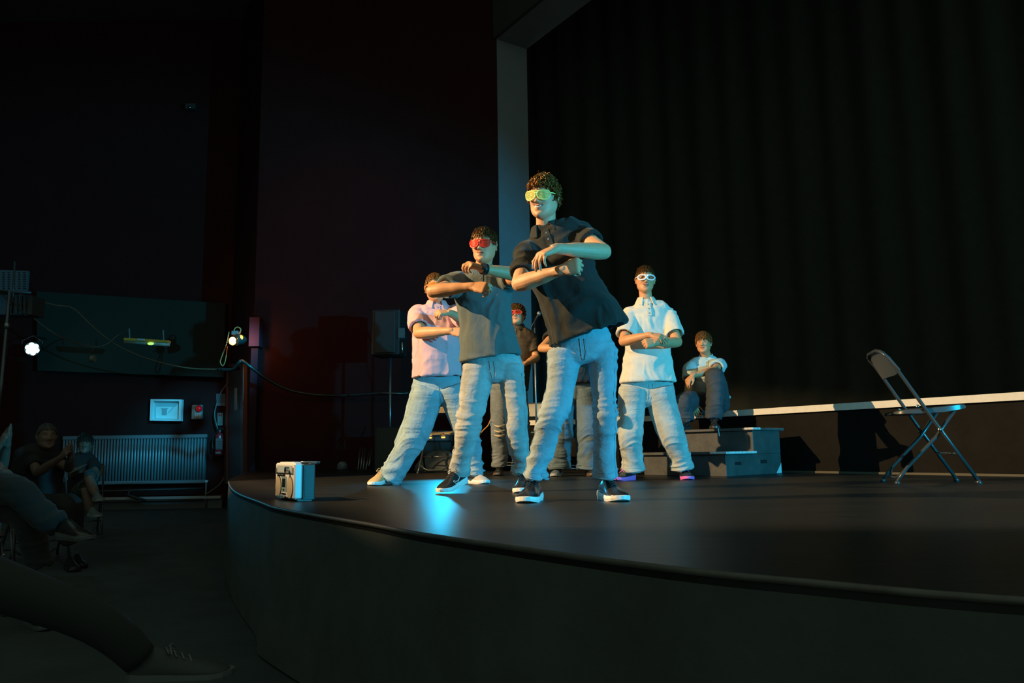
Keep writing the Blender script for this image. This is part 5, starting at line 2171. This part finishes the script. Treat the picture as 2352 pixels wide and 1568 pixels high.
seat(84, 7.5, (.6, -.75), .45, 'dark folding chair under the clapping white-haired spectator')
# spectator with crossed bare shins
Y2 = 9.6
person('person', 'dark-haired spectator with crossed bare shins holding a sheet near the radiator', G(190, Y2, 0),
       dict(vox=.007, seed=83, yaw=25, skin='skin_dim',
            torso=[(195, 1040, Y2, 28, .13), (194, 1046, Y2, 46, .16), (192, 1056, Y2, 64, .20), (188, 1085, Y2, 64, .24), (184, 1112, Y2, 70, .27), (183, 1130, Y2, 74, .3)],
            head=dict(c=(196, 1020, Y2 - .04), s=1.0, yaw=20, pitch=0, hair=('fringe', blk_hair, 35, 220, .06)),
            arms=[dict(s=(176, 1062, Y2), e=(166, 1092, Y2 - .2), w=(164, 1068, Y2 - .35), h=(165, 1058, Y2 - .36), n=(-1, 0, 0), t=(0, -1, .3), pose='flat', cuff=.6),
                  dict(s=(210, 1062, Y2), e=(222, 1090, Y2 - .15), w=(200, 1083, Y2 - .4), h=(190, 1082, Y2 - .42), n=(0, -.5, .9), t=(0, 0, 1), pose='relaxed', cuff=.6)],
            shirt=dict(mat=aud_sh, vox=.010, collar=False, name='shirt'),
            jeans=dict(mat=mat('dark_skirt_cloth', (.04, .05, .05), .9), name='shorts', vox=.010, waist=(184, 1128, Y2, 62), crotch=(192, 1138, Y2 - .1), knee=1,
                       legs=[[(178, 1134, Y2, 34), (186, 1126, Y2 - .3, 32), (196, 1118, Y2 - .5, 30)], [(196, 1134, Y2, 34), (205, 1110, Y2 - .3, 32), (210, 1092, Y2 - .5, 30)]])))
leg_b = bpy.context.scene.objects[-1]
pr = [o for o in scene.objects if o.get('label', '').startswith('dark-haired spectator with crossed')][0]
b = MB()
b.limb([(P(204, 1096, Y2 - .5), .055, .055), (P(212, 1118, Y2 - .55), .055, .055), (P(221, 1138, Y2 - .6), .036, .036)], V((1, 0, 0)), 14, 5)
b.limb([(P(196, 1120, Y2 - .5), .055, .055), (P(203, 1150, Y2 - .5), .052, .052), (P(208, 1176, Y2 - .5), .036, .036)], V((1, 0, 0)), 14, 5)
b.build('shin', skin_mats('skin_dim')[0], pr, True)
pale_shoe = mat('pale_trainer', (.16, .19, .2), .6)
shoe(pr, P(219, 1150, Y2 - .62), (.45, -.55), (pale_shoe, mat('dim_white_sole', (.25, .28, .28), .5), grey_lace), laces=False)
shoe(pr, G(207, Y2 - .5, P(207, 1186, Y2 - .5).z), (.55, -.5), (pale_shoe, mat('dim_white_sole', (.25, .28, .28), .5), grey_lace), laces=False)
b = MB()
b.prism([P(158, 1088, Y2 - .5), P(178, 1080, Y2 - .6), P(200, 1066, Y2 - .45), P(178, 1072, Y2 - .35)], V((0, 0, .004)))
tag(b.build('programme_sheet', mat('sheet_paper', (.14, .16, .16), .7)), 'pale sheet held on the lap of the spectator with bare shins', 'paper')
seat(184, Y2 + .1, (.5, -.85), .45, 'dark folding chair under the spectator with bare shins')

# spectator in pale trousers, legs crossed, mostly out of the frame
Y3 = 4.9
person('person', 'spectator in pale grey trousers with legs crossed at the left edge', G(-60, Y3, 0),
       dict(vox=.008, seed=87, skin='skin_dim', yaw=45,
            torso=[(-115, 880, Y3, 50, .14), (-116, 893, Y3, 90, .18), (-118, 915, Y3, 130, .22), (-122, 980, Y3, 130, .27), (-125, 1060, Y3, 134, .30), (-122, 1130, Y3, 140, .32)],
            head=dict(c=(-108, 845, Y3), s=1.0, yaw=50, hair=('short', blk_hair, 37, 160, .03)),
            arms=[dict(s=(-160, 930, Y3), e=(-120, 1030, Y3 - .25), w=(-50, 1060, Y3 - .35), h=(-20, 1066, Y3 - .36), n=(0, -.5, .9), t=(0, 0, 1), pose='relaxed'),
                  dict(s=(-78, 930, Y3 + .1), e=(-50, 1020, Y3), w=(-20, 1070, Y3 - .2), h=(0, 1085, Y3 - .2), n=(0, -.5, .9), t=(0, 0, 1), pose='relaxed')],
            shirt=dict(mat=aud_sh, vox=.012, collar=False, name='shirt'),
            jeans=dict(mat=cloth('trousers_shade_painted', (.024, .029, .029)), name='trousers', vox=.010, waist=(-118, 1130, Y3, 110), crotch=(-90, 1150, Y3 - .1), knee=2, wr=.8,  # pale cloth given a near-black colour to paint the hall's darkness
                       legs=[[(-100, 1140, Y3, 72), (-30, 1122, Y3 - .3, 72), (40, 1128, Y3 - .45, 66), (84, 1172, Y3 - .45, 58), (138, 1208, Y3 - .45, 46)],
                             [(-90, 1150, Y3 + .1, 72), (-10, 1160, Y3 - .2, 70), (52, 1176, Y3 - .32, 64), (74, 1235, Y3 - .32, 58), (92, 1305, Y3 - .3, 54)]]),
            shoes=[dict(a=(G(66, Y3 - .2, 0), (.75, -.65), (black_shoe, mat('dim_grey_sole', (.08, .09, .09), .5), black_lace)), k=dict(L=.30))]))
pr = [o for o in scene.objects if o.get('label', '').startswith('spectator in pale grey')][0]
shoe(pr, P(140, 1216, Y3 - .46) - V((0, 0, .05)), (.85, -.5), (black_shoe, mat('dim_grey_sole', (.08, .09, .09), .5), black_lace), laces=False)
seat(-110, Y3 + .1, (.7, -.7), .45, 'dark folding chair at the left edge under the pale trousers')

# hands of a spectator clapping at the left edge
Y4 = 6.6
person('person', 'spectator at the left edge with bare forearms raised to clap', G(-50, Y4, 0),
       dict(vox=.008, seed=89, skin='skin_dim', yaw=40,
            torso=[(-55, 1000, Y4, 40, .14), (-56, 1010, Y4, 76, .18), (-58, 1024, Y4, 108, .22), (-60, 1065, Y4, 110, .27), (-62, 1110, Y4, 116, .30), (-62, 1160, Y4, 118, .32)],
            head=dict(c=(-50, 975, Y4), s=1.0, yaw=45, hair=('fringe', hair_dark, 39, 160, .05)),
            arms=[dict(s=(-90, 1034, Y4), e=(-50, 1080, Y4 - .25), w=(0, 1022, Y4 - .35), h=(10, 1004, Y4 - .36), n=(-.5, -.8, 0), t=(0, 0, 1), pose='flat', cuff=.6),
                  dict(s=(-28, 1034, Y4), e=(4, 1075, Y4 - .1), w=(18, 1018, Y4 - .3), h=(22, 1000, Y4 - .32), n=(.9, .3, 0), t=(0, 0, 1), pose='flat', cuff=.6)],
            shirt=dict(mat=aud_sh, vox=.012, collar=False, name='shirt')))
seat(-60, Y4 + .1, (.7, -.7), .45, 'dark folding chair behind the left edge under the clapping forearms')

# foot of the nearest spectator
Yn = 2.45
t = thing('person', G(330, Yn, .12), 'nearest spectator at the bottom edge, only a laced trainer resting in view', 'person')
pn = P(330, 1560, Yn)
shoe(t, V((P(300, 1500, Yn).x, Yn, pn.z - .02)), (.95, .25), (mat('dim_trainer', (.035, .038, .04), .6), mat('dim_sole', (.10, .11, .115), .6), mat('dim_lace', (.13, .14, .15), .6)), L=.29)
b = MB()
h0 = V((P(306, 1500, Yn).x + .02, Yn, pn.z + .06))
b.limb([(h0, .050, .050), (h0 + V((-.12, -.05, .12)), .060, .060), (h0 + V((-.45, -.15, .28)), .075, .075)], V((0, 1, 0)), 16, 5)
b.build('trousers', mat('dim_trousers', (.02, .022, .022), .9), t, True)
